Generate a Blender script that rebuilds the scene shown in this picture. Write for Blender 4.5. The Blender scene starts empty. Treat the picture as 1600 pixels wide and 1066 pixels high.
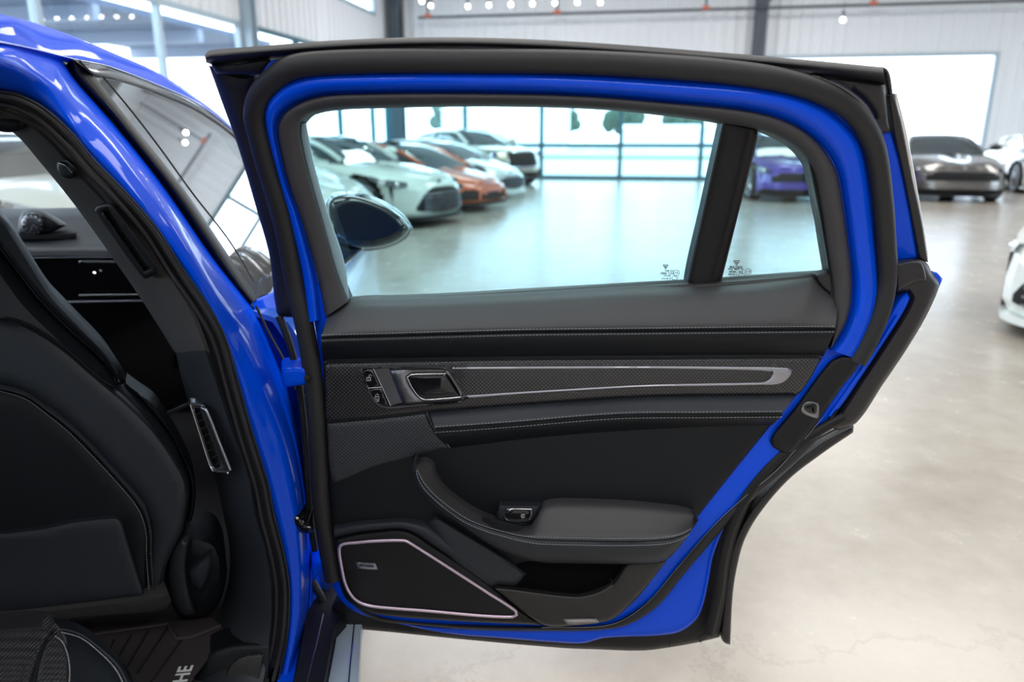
import bpy, bmesh, math, random
import numpy as np
from mathutils import Vector, Matrix
from mathutils.geometry import delaunay_2d_cdt

# ---------------------------------------------------------------- camera, world, light, exposure
scn = bpy.context.scene
COL = scn.collection
F = 1150.0; PITCH = math.radians(15.5); CAMZ = 1.25
cam_d = bpy.data.cameras.new('camera'); cam = bpy.data.objects.new('camera', cam_d); COL.objects.link(cam)
cam.location = (0, 0, CAMZ); cam.rotation_euler = (math.radians(90) - PITCH, 0, 0)
cam_d.sensor_width = 36; cam_d.lens = 36 * F / 1600
cam_d.clip_start = 0.02; cam_d.clip_end = 400
cam_d.dof.use_dof = True; cam_d.dof.focus_distance = 1.27; cam_d.dof.aperture_fstop = 2.9
scn.camera = cam
scn.view_settings.view_transform = 'Standard'; scn.view_settings.look = 'None'
scn.view_settings.gamma = 1; scn.view_settings.use_curve_mapping = False
scn.view_settings.exposure = 0.7
world = bpy.data.worlds.new('World'); scn.world = world; world.use_nodes = True
bg = world.node_tree.nodes['Background']
bg.inputs[0].default_value = (0.78, 0.89, 1.0, 1); bg.inputs[1].default_value = 3.5

CP, SP = math.cos(PITCH), math.sin(PITCH)
def P(px, py, Y):
    """point in the place seen at picture position (px, py) at distance Y down the hall"""
    u = (px - 800) / F; v = (533 - py) / F
    dy = CP + v * SP; dz = -SP + v * CP
    t = Y / dy
    return Vector((u * t, Y, CAMZ + dz * t))
def floor_pt(px, py, z=0):
    u = (px - 800) / F; v = (533 - py) / F
    dz = -SP + v * CP; t = (z - CAMZ) / dz
    return Vector((u * t, (CP + v * SP) * t, z))
# the hall, square to its own axes: s runs along the far wall, w from it towards the viewer
YAW = math.radians(10)
D2 = Vector((math.cos(YAW), -math.sin(YAW), 0)); D1 = Vector((math.sin(YAW), math.cos(YAW), 0))
CORNER = Vector((-3.75, 24.0, 0))
def R(s, w, z=0): return CORNER + D2 * s - D1 * w + Vector((0, 0, z))
def toR(p):
    q = p - CORNER
    return q.dot(D2), -q.dot(D1)

# soft rectangular area lamp
def area(name, loc, rot, sx, sy, power, color=(1, 1, 1)):
    l = bpy.data.lights.new(name, 'AREA'); l.shape = 'RECTANGLE'; l.size = sx; l.size_y = sy; l.energy = power; l.color = color
    o = bpy.data.objects.new(name, l); COL.objects.link(o); o.location = loc; o.rotation_euler = rot
    return o
# unseen lamps without fittings, added overhead to fill the hall and door
for (s, w, e) in ((5, 5, 130), (12, 5, 130), (20, 6, 130), (5, 13, 130), (12, 13, 130), (20, 14, 130), (3.5, 20.5, 100), (8.2, 20.5, 120), (13, 20.5, 100), (5.5, 27, 120), (11, 27, 120)):
    area('overhead_fill_light', R(s, w, 6.1), (0, 0, -YAW), 4.0, 2.0, e, (1.0, 0.97, 0.93))

# ---------------------------------------------------------------- materials
MATS = {}
def mat(name, base=(0.5, 0.5, 0.5), rough=0.5, metal=0.0, coat=0.0, coat_rough=0.03, spec=0.5, ior=1.5, emit=None, estr=0.0, bump=None, sheen=0.0):
    if name in MATS: return MATS[name]
    m = bpy.data.materials.new(name); m.use_nodes = True
    nt = m.node_tree; b = nt.nodes['Principled BSDF']
    b.inputs['Base Color'].default_value = (*base, 1); b.inputs['Roughness'].default_value = rough
    b.inputs['IOR'].default_value = ior; b.inputs['Metallic'].default_value = metal; b.inputs['Coat Weight'].default_value = coat
    b.inputs['Coat Roughness'].default_value = coat_rough; b.inputs['Specular IOR Level'].default_value = spec
    if sheen: b.inputs['Sheen Weight'].default_value = sheen
    if emit: b.inputs['Emission Color'].default_value = (*emit, 1); b.inputs['Emission Strength'].default_value = estr
    if bump:
        scale, strength, dist = bump
        tc = nt.nodes.new('ShaderNodeTexCoord'); n = nt.nodes.new('ShaderNodeTexNoise'); n.inputs['Scale'].default_value = scale
        n.inputs['Detail'].default_value = 3
        bp = nt.nodes.new('ShaderNodeBump'); bp.inputs['Strength'].default_value = strength; bp.inputs['Distance'].default_value = dist
        nt.links.new(tc.outputs['Object'], n.inputs['Vector']); nt.links.new(n.outputs['Fac'], bp.inputs['Height'])
        nt.links.new(bp.outputs['Normal'], b.inputs['Normal'])
    MATS[name] = m
    return m
BLUE = mat('blue_paint', (0.0, 0.078, 0.82), 0.35, 0.0, 0.45, 0.04, spec=0.05)
RUB = mat('black_rubber', (0.013, 0.013, 0.015), 0.55, bump=(900, 0.15, 0.0004))
RUBS = mat('smooth_rubber', (0.018, 0.017, 0.020), 0.42)
PLA = mat('black_plastic', (0.007, 0.007, 0.009), 0.5, spec=0.35, bump=(1500, 0.2, 0.0003))
GLOSSB = mat('gloss_black', (0.006, 0.006, 0.008), 0.08, coat=0.5)
TRIM = mat('frame_trim', (0.050, 0.047, 0.050), 0.6, bump=(1200, 0.15, 0.0003))
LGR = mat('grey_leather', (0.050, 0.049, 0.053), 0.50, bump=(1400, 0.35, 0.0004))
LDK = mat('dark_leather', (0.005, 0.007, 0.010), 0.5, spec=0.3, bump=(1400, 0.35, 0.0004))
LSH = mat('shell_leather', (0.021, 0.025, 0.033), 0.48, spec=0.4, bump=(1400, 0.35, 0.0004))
CLOTH = mat('pillar_cloth', (0.050, 0.047, 0.048), 0.9, bump=(1800, 0.4, 0.0005))
CARPET = mat('carpet', (0.016, 0.015, 0.018), 0.95, bump=(700, 0.8, 0.002), sheen=0.05)
MAT_FL = mat('mat_rubber', (0.040, 0.033, 0.036), 0.6, bump=(900, 0.4, 0.001))
CHR = mat('chrome', (0.82, 0.82, 0.84), 0.12, 1.0)
ALU = mat('brushed_aluminium', (0.42, 0.42, 0.47), 0.36, 1.0)
ALUL = mat('pink_lit_chrome', (0.78, 0.62, 0.76), 0.35, 0.85)  # pinkish light on the speaker ring is put into the base colour
SATIN = mat('satin_dark_chrome', (0.28, 0.28, 0.31), 0.33, 1.0)
SILL = mat('sill_aluminium', (0.55, 0.66, 0.75), 0.35, 0.3)
THREAD = mat('thread', (0.30, 0.31, 0.34), 0.7)
WHITEINK = mat('white_print', (0.75, 0.75, 0.75), 0.6)
BLACKINK = mat('black_print', (0.01, 0.01, 0.015), 0.6)
TYRE = mat('tyre', (0.015, 0.015, 0.016), 0.7)
RIM = mat('rim_metal', (0.25, 0.25, 0.27), 0.25, 1.0)
DARK = mat('dark_void', (0.006, 0.006, 0.007), 0.8)
HEADL = mat('headlight_glass', (0.10, 0.11, 0.12), 0.08, coat=1.0)
CGLASS = mat('car_window', (0.02, 0.035, 0.04), 0.03, coat=1.0, spec=0.8)

def weave(name, c1, c2, scale, rough=0.3, coat=0.6, ang=0.0, metal=0.0, strength=0.5, aspect=1.0):
    """woven fibre: two crossed wave patterns on the surface itself"""
    m = bpy.data.materials.new(name); m.use_nodes = True; nt = m.node_tree; b = nt.nodes['Principled BSDF']
    N = nt.nodes.new; L = nt.links.new
    tc = N('ShaderNodeTexCoord'); mp = N('ShaderNodeMapping'); mp.inputs['Rotation'].default_value = (0, ang, 0)
    mp.inputs['Scale'].default_value = (1.0, 0.0001, aspect)
    L(tc.outputs['Object'], mp.inputs['Vector'])
    hs = []
    for ax in ('X', 'Z'):
        w = N('ShaderNodeTexWave'); w.wave_type = 'BANDS'; w.bands_direction = ax; w.inputs['Scale'].default_value = scale
        L(mp.outputs['Vector'], w.inputs['Vector']); hs.append(w)
    mu = N('ShaderNodeMath'); mu.operation = 'MULTIPLY'; L(hs[0].outputs['Fac'], mu.inputs[0]); L(hs[1].outputs['Fac'], mu.inputs[1])
    rp = N('ShaderNodeValToRGB'); rp.color_ramp.elements[0].color = (*c1, 1); rp.color_ramp.elements[1].color = (*c2, 1)
    rp.color_ramp.elements[0].position = 0.25; rp.color_ramp.elements[1].position = 0.7
    L(mu.outputs[0], rp.inputs[0]); L(rp.outputs[0], b.inputs['Base Color'])
    bp = N('ShaderNodeBump'); bp.inputs['Strength'].default_value = strength; bp.inputs['Distance'].default_value = 0.0006
    L(mu.outputs[0], bp.inputs['Height']); L(bp.outputs['Normal'], b.inputs['Normal'])
    b.inputs['Roughness'].default_value = rough; b.inputs['Coat Weight'].default_value = coat; b.inputs['Metallic'].default_value = metal
    return m
CARBON = weave('carbon_weave', (0.005, 0.005, 0.007), (0.075, 0.073, 0.080), 62, 0.35, 0.5, math.radians(45))
MESH = weave('speaker_mesh', (0.038, 0.041, 0.050), (0.002, 0.002, 0.003), 62, 0.5, 0.0, math.radians(45), strength=0.8)
SEATW = weave('seat_weave', (0.008, 0.008, 0.010), (0.05, 0.05, 0.055), 80, 0.5, 0.0, math.radians(45))

def glass(name, tint, refl=0.08):
    m = bpy.data.materials.new(name); m.use_nodes = True; nt = m.node_tree; nt.nodes.clear()
    o = nt.nodes.new('ShaderNodeOutputMaterial'); tr = nt.nodes.new('ShaderNodeBsdfTransparent'); gl = nt.nodes.new('ShaderNodeBsdfGlossy')
    mx = nt.nodes.new('ShaderNodeMixShader'); lw = nt.nodes.new('ShaderNodeLayerWeight'); lw.inputs['Blend'].default_value = 0.5
    pw = nt.nodes.new('ShaderNodeMath'); pw.operation = 'POWER'; pw.inputs[1].default_value = 5.0
    fr = nt.nodes.new('ShaderNodeMath'); fr.operation = 'MULTIPLY_ADD'; fr.inputs[1].default_value = 0.8; fr.inputs[2].default_value = 0.045
    nt.links.new(lw.outputs['Facing'], pw.inputs[0]); nt.links.new(pw.outputs[0], fr.inputs[0])
    tr.inputs[0].default_value = (*tint, 1); gl.inputs['Roughness'].default_value = 0.0
    nt.links.new(fr.outputs[0], mx.inputs[0]); nt.links.new(tr.outputs[0], mx.inputs[1]); nt.links.new(gl.outputs[0], mx.inputs[2])
    nt.links.new(mx.outputs[0], o.inputs[0])
    return m
GL_DOOR = glass('door_glass', (0.62, 0.94, 1.0))
GL_ROOM = glass('room_glass', (0.95, 0.98, 1.0))

# ---------------------------------------------------------------- object helpers
def tagp(o, label=None, cat=None, group=None, kind=None):
    if label: o['label'] = label
    if cat: o['category'] = cat
    if group: o['group'] = group
    if kind: o['kind'] = kind
    return o
def empty(name, loc=(0, 0, 0), parent=None):
    o = bpy.data.objects.new(name, None); COL.objects.link(o); o.location = loc; o.empty_display_size = 0.1
    if parent: o.parent = parent
    return o
def mesh_obj(name, verts, faces, m, parent=None, smooth=True, origin=None):
    me = bpy.data.meshes.new(name)
    me.from_pydata([tuple(v) for v in verts], [], faces); me.update()
    bm = bmesh.new(); bm.from_mesh(me); bmesh.ops.remove_doubles(bm, verts=bm.verts, dist=1e-6)
    bmesh.ops.recalc_face_normals(bm, faces=bm.faces); bm.to_mesh(me); bm.free()
    me.materials.append(m)
    if smooth:
        me.polygons.foreach_set('use_smooth', [True] * len(me.polygons))
        try: me.set_sharp_from_angle(angle=math.radians(42))
        except Exception: pass
    o = bpy.data.objects.new(name, me); COL.objects.link(o)
    if parent:
        o.parent = parent
        p = parent.location.copy() if parent.parent is None else parent.matrix_world.translation
        wl = Vector((0, 0, 0)); q = parent
        while q: wl += q.location; q = q.parent
        o.location = -wl
    return o
class MB:
    """collects simple solids and builds them as one mesh"""
    def __init__(s): s.v = []; s.f = []
    def add(s, v, f):
        n = len(s.v); s.v += [Vector(a) for a in v]; s.f += [tuple(i + n for i in g) for g in f]; return s
    def hexa(s, c):  # 8 corners: bottom 4, top 4
        return s.add(c, [(0, 3, 2, 1), (4, 5, 6, 7), (0, 1, 5, 4), (1, 2, 6, 5), (2, 3, 7, 6), (3, 0, 4, 7)])
    def box(s, x0, x1, y0, y1, z0, z1):
        return s.hexa([(x0, y0, z0), (x1, y0, z0), (x1, y1, z0), (x0, y1, z0), (x0, y0, z1), (x1, y0, z1), (x1, y1, z1), (x0, y1, z1)])
    def rbox(s, s0, s1, w0, w1, z0, z1):   # in hall axes
        return s.hexa([R(s0, w0, z0), R(s1, w0, z0), R(s1, w1, z0), R(s0, w1, z0), R(s0, w0, z1), R(s1, w0, z1), R(s1, w1, z1), R(s0, w1, z1)])
    def tube(s, pts, r, n=10, squash=1.0, up=Vector((0, -1, 0)), cap=True):
        pts = [Vector(p) for p in pts]; m = len(pts); base = len(s.v)
        closed = (pts[0] - pts[-1]).length < 1e-6
        if closed: pts = pts[:-1]; m -= 1
        for i, p in enumerate(pts):
            a = pts[(i - 1) % m] if (closed or i > 0) else p
            b = pts[(i + 1) % m] if (closed or i < m - 1) else p
            t = (b - a).normalized() if (b - a).length > 1e-9 else Vector((0, 0, 1))
            sd = t.cross(up)
            sd = sd.normalized() if sd.length > 1e-5 else t.orthogonal().normalized()
            nn = sd.cross(t).normalized(); rr = r[i] if hasattr(r, '__len__') else r
            for k in range(n):
                an = 2 * math.pi * k / n
                s.v.append(p + sd * math.cos(an) * rr + nn * math.sin(an) * rr * squash)
        for i in range(m if closed else m - 1):
            j = (i + 1) % m
            for k in range(n):
                s.f.append((base + i * n + k, base + i * n + (k + 1) % n, base + j * n + (k + 1) % n, base + j * n + k))
        if cap and not closed:
            s.f.append(tuple(base + k for k in range(n))); s.f.append(tuple(base + (m - 1) * n + k for k in range(n)))
        return s
    def cyl(s, p0, p1, r, n=20): return s.tube([p0, p1], r, n)
    def ball(s, c, rx, ry=None, rz=None, nu=14, nv=9):
        ry = ry or rx; rz = rz or rx; c = Vector(c); b = len(s.v)
        for j in range(nv + 1):
            ph = math.pi * j / nv
            for i in range(nu):
                th = 2 * math.pi * i / nu
                s.v.append(c + Vector((rx * math.sin(ph) * math.cos(th), ry * math.sin(ph) * math.sin(th), rz * math.cos(ph))))
        for j in range(nv):
            for i in range(nu):
                s.f.append((b + j * nu + i, b + j * nu + (i + 1) % nu, b + (j + 1) * nu + (i + 1) % nu, b + (j + 1) * nu + i))
        return s
    def build(s, name, m, parent=None, smooth=True): return mesh_obj(name, s.v, s.f, m, parent, smooth)

def spline(pts, closed=False, step=5.0, corner=48):
    """Catmull-Rom through pts (any dimension), keeping sharp turns as corners; resampled every `step` in the first two coordinates"""
    p = [np.array(q, float) for q in pts]; n = len(p)
    def turn(i):
        if not closed and i in (0, n - 1): return True
        a = (p[i] - p[i - 1])[:2]; b = (p[(i + 1) % n] - p[i])[:2]
        la, lb = np.linalg.norm(a), np.linalg.norm(b)
        if la < 1e-9 or lb < 1e-9: return True
        return math.degrees(math.acos(max(-1, min(1, float(a @ b) / la / lb)))) > corner
    cr = [turn(i) for i in range(n)]
    out = []
    for i in range(n if closed else n - 1):
        a, b = p[i], p[(i + 1) % n]
        L = np.linalg.norm((b - a)[:2]); k = max(1, int(round(L / step)))
        pa = p[i - 1]; nb = p[(i + 2) % n] if (closed or i + 2 < n) else b
        def tang(q0, q1, q2, iscorner, chord):
            if iscorner: return chord * 1.0
            l0 = np.linalg.norm((q1 - q0)[:2]) + 1e-9; l1 = np.linalg.norm((q2 - q1)[:2]) + 1e-9
            t = (q2 - q0) / (l0 + l1)
            return t * L
        ta = tang(pa, a, b, cr[i], b - a); tb = tang(a, b, nb, cr[(i + 1) % n], b - a)
        for j in range(k):
            t = j / k; t2 = t * t; t3 = t2 * t
            out.append((2 * t3 - 3 * t2 + 1) * a + (t3 - 2 * t2 + t) * ta + (-2 * t3 + 3 * t2) * b + (t3 - t2) * tb)
    if not closed: out.append(p[-1])
    return np.array(out)
def resample(c, n):
    c = np.asarray(c); d = np.r_[0, np.cumsum(np.linalg.norm(np.diff(c[:, :2], axis=0), axis=1))]
    t = np.linspace(0, d[-1], n)
    return np.stack([np.interp(t, d, c[:, k]) for k in range(c.shape[1])], 1)
def pip(pts, poly):
    x, y = pts[:, 0], pts[:, 1]; ins = np.zeros(len(pts), bool); n = len(poly); j = n - 1
    for i in range(n):
        xi, yi = poly[i][0], poly[i][1]; xj, yj = poly[j][0], poly[j][1]
        if yi != yj:
            c = ((yi > y) != (yj > y)) & (x < (xj - xi) * (y - yi) / (yj - yi) + xi)
            ins ^= c
        j = i
    return ins
def seg_dist(pts, poly):
    a = np.asarray(poly)[:, :2]; b = np.roll(a, -1, 0); ab = b - a; l2 = (ab ** 2).sum(1) + 1e-12
    out = np.full(len(pts), 1e9)
    for s0 in range(0, len(pts), 4000):
        q = pts[s0:s0 + 4000]
        d = q[:, None, :] - a[None]; t = np.clip((d * ab[None]).sum(2) / l2, 0, 1)
        e = d - t[..., None] * ab[None]
        out[s0:s0 + 4000] = np.sqrt((e ** 2).sum(2).min(1))
    return out

def Yb(px, py):
    """distance of the open door's inner face: upright below the belt, leaning in above it"""
    t = min(max((450 - py) / 390.0, 0), 1.2)
    u = max(0, (py - 850) / 200.0)
    return 1.28 - 0.15 * t ** 1.3 + 0.02 * u
def relief(name, outline, d, m, parent, h=0.004, r=6, step=14, holes=(), back=0.02, Y=Yb, flat=False, closed_back=False, ostep=5, pts_outline=False, corner=48):
    """a solid panel whose outline is given, face bulging by h with edges rounded over r; d moves it towards the viewer (number or function)"""
    loops = [spline(outline, True, ostep, corner) if not pts_outline else np.array(outline, float)] + [spline(q, True, ostep, corner) for q in holes]
    loops = [l[:, :2] for l in loops]
    allp = [loops[0]] + loops[1:]
    def inside(q):
        k = pip(q, loops[0])
        for hl in loops[1:]: k &= ~pip(q, hl)
        return k
    def dist(q):
        dd = seg_dist(q, loops[0])
        for hl in loops[1:]: dd = np.minimum(dd, seg_dist(q, hl))
        return dd
    cand = []
    if r > 0:
        for l in loops:
            e = np.roll(l, -1, 0) - np.roll(l, 1, 0); nn = np.stack([-e[:, 1], e[:, 0]], 1); nn /= (np.linalg.norm(nn, axis=1, keepdims=True) + 1e-9)
            for fr in (0.12, 0.4, 1.0):
                for sg in (1, -1):
                    q = l + nn * sg * r * fr; k = inside(q); q = q[k]
                    if len(q):
                        dq = dist(q); cand.append(q[dq > r * fr * 0.93])
    x0, y0 = loops[0].min(0); x1, y1 = loops[0].max(0)
    gx, gy = np.meshgrid(np.arange(x0 + step * .5, x1, step), np.arange(y0 + step * .5, y1, step))
    q = np.stack([gx.ravel(), gy.ravel()], 1)
    if len(q):
        q = q[inside(q)]
        if len(q): q = q[dist(q) > max(r * 1.2, step * .35)]
        cand.append(q)
    inner = np.concatenate(cand) if cand else np.zeros((0, 2))
    vs = [Vector(a) for l in loops for a in l.tolist()] + [Vector(a) for a in inner.tolist()]
    es = []; b0 = 0
    for l in loops:
        k = len(l); es += [(b0 + i, b0 + (i + 1) % k) for i in range(k)]; b0 += k
    ov, oe, of, *_ = delaunay_2d_cdt(vs, es, [], 0, 1e-4)
    V = np.array([tuple(v) for v in ov]); T = [tuple(f) for f in of]
    cen = np.array([V[list(f)].mean(0) for f in T]); keep = inside(cen); T = [f for f, k in zip(T, keep) if k]
    dd = dist(V)
    hh = h * np.sqrt(np.clip(1 - (1 - np.clip(dd / max(r, 1e-6), 0, 1)) ** 2, 0, 1)) if r > 0 else np.full(len(V), h)
    df = d if callable(d) else (lambda x, y: d)
    pts = [P(V[i, 0], V[i, 1], Y(V[i, 0], V[i, 1]) - df(V[i, 0], V[i, 1]) - hh[i]) for i in range(len(V))]
    # boundary rim
    cnt = {}
    for f in T:
        for i in range(3):
            e = (f[i], f[(i + 1) % 3]); key = tuple(sorted(e)); cnt[key] = cnt.get(key, 0) + 1
    rim = [e for e, c in cnt.items() if c == 1]
    faces = list(T); n = len(pts); mp = {}
    mx_ = float(loops[0][:, 0].mean())
    off = Vector(((mx_ - 800) / F * back if mx_ < 650 else 0, back, 0))
    if closed_back:
        allv = sorted({i for f in T for i in f})
        for i in allv: mp[i] = len(pts); pts.append(pts[i] + off)
        faces += [tuple(mp[i] for i in reversed(f)) for f in T]
    else:
        for e in rim:
            for i in e:
                if i not in mp: mp[i] = len(pts); pts.append(pts[i] + off)
    faces += [(a, b, mp[b], mp[a]) for a, b in rim]
    return mesh_obj(name, pts, faces, m, parent, not flat)
def band(name, ca, cb, prof, m, parent, n=80, k=10, back=0.02, Y=Yb, closed=False):
    """a strip between two edges; prof lists (fraction across, depth towards viewer)"""
    A = resample(spline(ca, False, 4), n); B = resample(spline(cb, False, 4), n)
    pf = [p[0] for p in prof]; pd = [p[1] for p in prof]
    ts = np.linspace(0, 1, k + 1); sm = spline([(a * 100, b * 1000) for a, b in prof], False, 3, 181)
    ds = np.interp(ts, sm[:, 0] / 100, sm[:, 1] / 1000)
    v = []
    hasY = A.shape[1] > 2
    for i in range(n):
        for t, dz in zip(ts, ds):
            q = A[i] * (1 - t) + B[i] * t
            yy = q[2] if hasY else Y(q[0], q[1])
            v.append(P(q[0], q[1], yy - dz))
    w = k + 1; f = [(i * w + j, i * w + j + 1, (i + 1) * w + j + 1, (i + 1) * w + j) for i in range(n - 1) for j in range(k)]
    if back:
        loop = [i * w for i in range(n)] + [(n - 1) * w + j for j in range(1, w)] + [i * w + k for i in range(n - 2, -1, -1)] + [j for j in range(k - 1, 0, -1)]
        b0 = len(v); v += [v[i] + Vector((0, back, 0)) for i in loop]; L = len(loop)
        f += [(loop[i], loop[(i + 1) % L], b0 + (i + 1) % L, b0 + i) for i in range(L)]
    return mesh_obj(name, v, f, m, parent)
def pxr(r, Y=1.27): return r * Y / F
def tube(name, path, d, rpx, m, parent, squash=1.0, closed=False, Y=Yb, n=10, step=5):
    c = spline(path, closed, step)
    pts = [P(q[0], q[1], (q[2] if len(q) > 2 else Y(q[0], q[1])) - d) for q in c]
    if closed: pts.append(pts[0])
    return MB().tube(pts, pxr(rpx, pts[0].y), n, squash).build(name, m, parent)
def stitches(name, path, d, parent, Y=Yb, pitch=5.5, ln=3.6, rpx=0.55, m=None):
    c = spline(path, False, 2); L = np.r_[0, np.cumsum(np.linalg.norm(np.diff(c[:, :2], axis=0), axis=1))]
    mb = MB(); t = 0
    df = d if callable(d) else (lambda x, y: d)
    while t + ln < L[-1]:
        q = [np.array([np.interp(tt, L, c[:, k]) for k in range(c.shape[1])]) for tt in (t, t + ln)]
        mb.tube([P(a[0], a[1], (a[2] if len(a) > 2 else Y(a[0], a[1])) - df(a[0], a[1])) for a in q], pxr(rpx), 4); t += pitch
    return mb.build(name, m or THREAD, parent, False)
def text(name, body, size, m, parent, origin, xdir, ydir, extrude=0.0003, bold=False):
    cu = bpy.data.curves.new(name, 'FONT'); cu.body = body; cu.size = size; cu.extrude = extrude; cu.align_x = 'CENTER'; cu.align_y = 'CENTER'
    if bold: cu.offset = size * 0.02
    o = bpy.data.objects.new(name, cu); COL.objects.link(o); cu.materials.append(m)
    x = Vector(xdir).normalized(); y = Vector(ydir); y = (y - x * y.dot(x)).normalized(); z = x.cross(y)
    M = Matrix((x, y, z)).transposed().to_4x4(); M.translation = Vector(origin)
    dg = bpy.context.evaluated_depsgraph_get(); me = bpy.data.meshes.new_from_object(o.evaluated_get(dg)); bpy.data.objects.remove(o)
    me.transform(M); me.materials.clear(); me.materials.append(m)
    o = bpy.data.objects.new(name, me); COL.objects.link(o)
    if parent:
        o.parent = parent; wl = Vector((0, 0, 0)); q = parent
        while q: wl += q.location; q = q.parent
        o.location = -wl
    return o
# ================================================================ THE BLUE CAR AND ITS OPEN REAR DOOR
car = empty('blue_car', (-0.75, 1.2, 0))
tagp(car, 'bright blue luxury car in the foreground with its rear door standing wide open', 'car')

WIN = [(470,192),(485,178),(525,171),(600,169),(720,166.5),(860,168),(960,173),(1080,186),(1131,193),(1181,203),(1215,216),(1246,236),(1266,263),(1277,311),(1283,360),(1292,428),(1130,438),(1073,442),(820,455),(700,461),(546,468),(527,410),(504,338),(483,265),(471,212)]
SHELL = [(432,338),(412,250),(402,190),(410,150),(440,118),(497,103),(600,98),(720,97),(900,98),(1080,108),(1164,116),(1238,129),(1291,148),(1330,172),(1354,204),(1368,249),(1376,305),(1382,380),(1384,440),(1376,490),(1350,550),(1325,600),(1284,655),(1236,716),(1167,780),(1117,830),(1068,880),(1025,932),(985,962),(945,979),(850,981),(740,979),(640,976),(589,968),(545,950),(520,915),(510,840),(506,760),(500,640),(494,520),(468,430)]
door = relief('rear_door', SHELL, -0.012, BLUE, car, h=0.014, r=26, step=26, holes=[[(p[0] + (-6 if p[0] < 560 else 9 if p[0] > 1240 else 0), p[1] - 6 if p[1] < 300 else p[1] + 6) for p in WIN]], back=0.035, closed_back=True)

# outer black edge of the door, behind the shell
LOWOUT = [(522,980),(600,987),(740,1001),(880,1013),(930,1015),(1002,1017),(1046,1012),(1090,1004),(1124,996),(1136,940),(1144,880),(1162,815),(1196,752),(1240,706),(1290,672),(1339,650),(1424,534),(1466,453),(1464,430),(1440,414),(1405,407),(1380,440),(1330,560),(1240,700),(1120,830),(1040,920),(960,976),(850,980),(700,970),(600,960),(535,930),(518,950)]
relief('door_cladding', LOWOUT, -0.045, PLA, door, h=0.02, r=13, step=18, back=0.03, closed_back=True)
# lower blue triangle and strip
relief('lower_blue_panel', [(589,968),(700,990),(792,998),(871,1004),(911,1005),(945,997),(1029,993),(1063,987),(1089,967),(1100,941),(1108,905),(1115,868),(1134,818),(1120,826),(1068,884),(1022,938),(975,969),(930,982),(846,984),(700,981),(640,976)], -0.022, BLUE, door, h=0.008, r=12, step=18, back=0.03)
# raised ridges of the plastic round the wheel arch
tube('cladding_ridge', [(1108,990),(1122,930),(1130,870),(1146,815),(1178,760),(1222,712),(1271,678),(1318,652)], 0.0, 9, PLA, door, 0.7)
tube('cladding_ridge', [(1092,1001),(1112,985),(1120,930),(1124,870),(1138,820),(1168,765),(1212,713),(1262,676)], -0.008, 5, RUBS, door, 0.7)
# thin flap following the wheel arch
relief('arch_flap', [(1334,666),(1333,676),(1286,708),(1232,750),(1186,804),(1163,845),(1152,885),(1145,930),(1141,1008),(1134,1006),(1127,998),(1132,940),(1138,890),(1150,842),(1175,797),(1222,742),(1276,697)], -0.04, RUBS, door, h=0.008, r=5, step=9, back=0.025, closed_back=True)
tube('bottom_seam', [(1046,993),(1046,1011)], 0.0, 0.7, DARK, door)

# strip of blue and the black plastic outer rear edge above the belt
relief('rear_edge_panel', [(1372,204),(1392,206),(1405,250),(1420,320),(1434,403),(1404,407),(1396,408),(1390,330)], -0.035, BLUE, door, h=0.003, r=4, step=14, back=0.02)
relief('rear_edge_trim', [(1388,150),(1396,146),(1408,190),(1424,270),(1440,345),(1450,410),(1436,406),(1424,340),(1410,270),(1396,206)], -0.03, RUBS, door, h=0.004, r=4, step=10, back=0.03, closed_back=True)
relief('outer_glass_edge', [(1396,146),(1401,146),(1415,200),(1434,300),(1451,404),(1448,408),(1430,310),(1410,205)], -0.045, CHR, door, h=0.002, r=2, step=8, back=0.02)
relief('strip_of_paint', [(1405,467),(1418,458),(1422,466),(1412,487),(1380,537),(1339,599),(1310,640),(1285,664),(1268,672),(1282,650),(1310,610),(1345,556),(1385,500)], -0.012, BLUE, door, h=0.008, r=9, step=10, back=0.03)
tube('paint_crease', [(1403,494),(1370,545),(1330,602),(1296,650)], -0.002, 2.5, BLUE, door, 0.8)
# black moulded corner at the belt line
relief('belt_corner_cap', [(1396,408),(1438,405),(1449,412),(1457,428),(1467,442),(1464,458),(1424,534),(1380,600),(1339,660),(1310,672),(1296,666),(1339,599),(1380,537),(1412,487),(1422,466),(1418,458),(1398,462)], -0.028, RUBS, door, h=0.022, r=20, step=12, back=0.035, closed_back=True)
relief('belt_corner_block', [(1400,412),(1434,408),(1442,414),(1448,438),(1430,441),(1402,456)], 0.0, RUBS, door, h=0.006, r=5, step=9, back=0.02)
relief('outer_tip', [(1457,424),(1464,426),(1473,436),(1466,452),(1458,446)], -0.04, BLUE, door, h=0.004, r=4, step=6, back=0.02)

# rubber along the top of the frame and the corner mouldings
band('roof_edge_seal', [(320,86),(326,79),(360,75.5),(430,70),(500,64.5),(600,59.5),(700,58),(800,60),(900,65),(1000,72),(1100,80),(1200,88),(1300,97),(1380,105)],
     [(322,98),(336,102),(370,98),(430,92),(500,87),(600,82),(700,80),(800,82),(900,87),(1000,94),(1100,101),(1200,110),(1300,122),(1384,134)],
     [(0,-0.04),(0.12,-0.016),(0.4,-0.004),(0.7,-0.012),(1,-0.04)], RUB, door, 120, 12, back=0.03)
relief('front_corner_filler', [(330,101),(345,102),(421,92),(424,96),(413,112),(404,118),(379,116),(352,116),(338,114)], -0.022, RUBS, door, h=0.008, r=8, step=9, back=0.03)
relief('front_corner_seal', [(326,102),(345,108),(379,116),(404,112),(400,150),(393,181),(394,214),(404,254),(418,300),(436,345),(452,400),(470,470),(472,497),(437,495),(432,488),(421,400),(404,338),(372,230),(345,155)], -0.05, RUB, door, h=0.02, r=18, step=12, back=0.035, closed_back=True)
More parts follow.
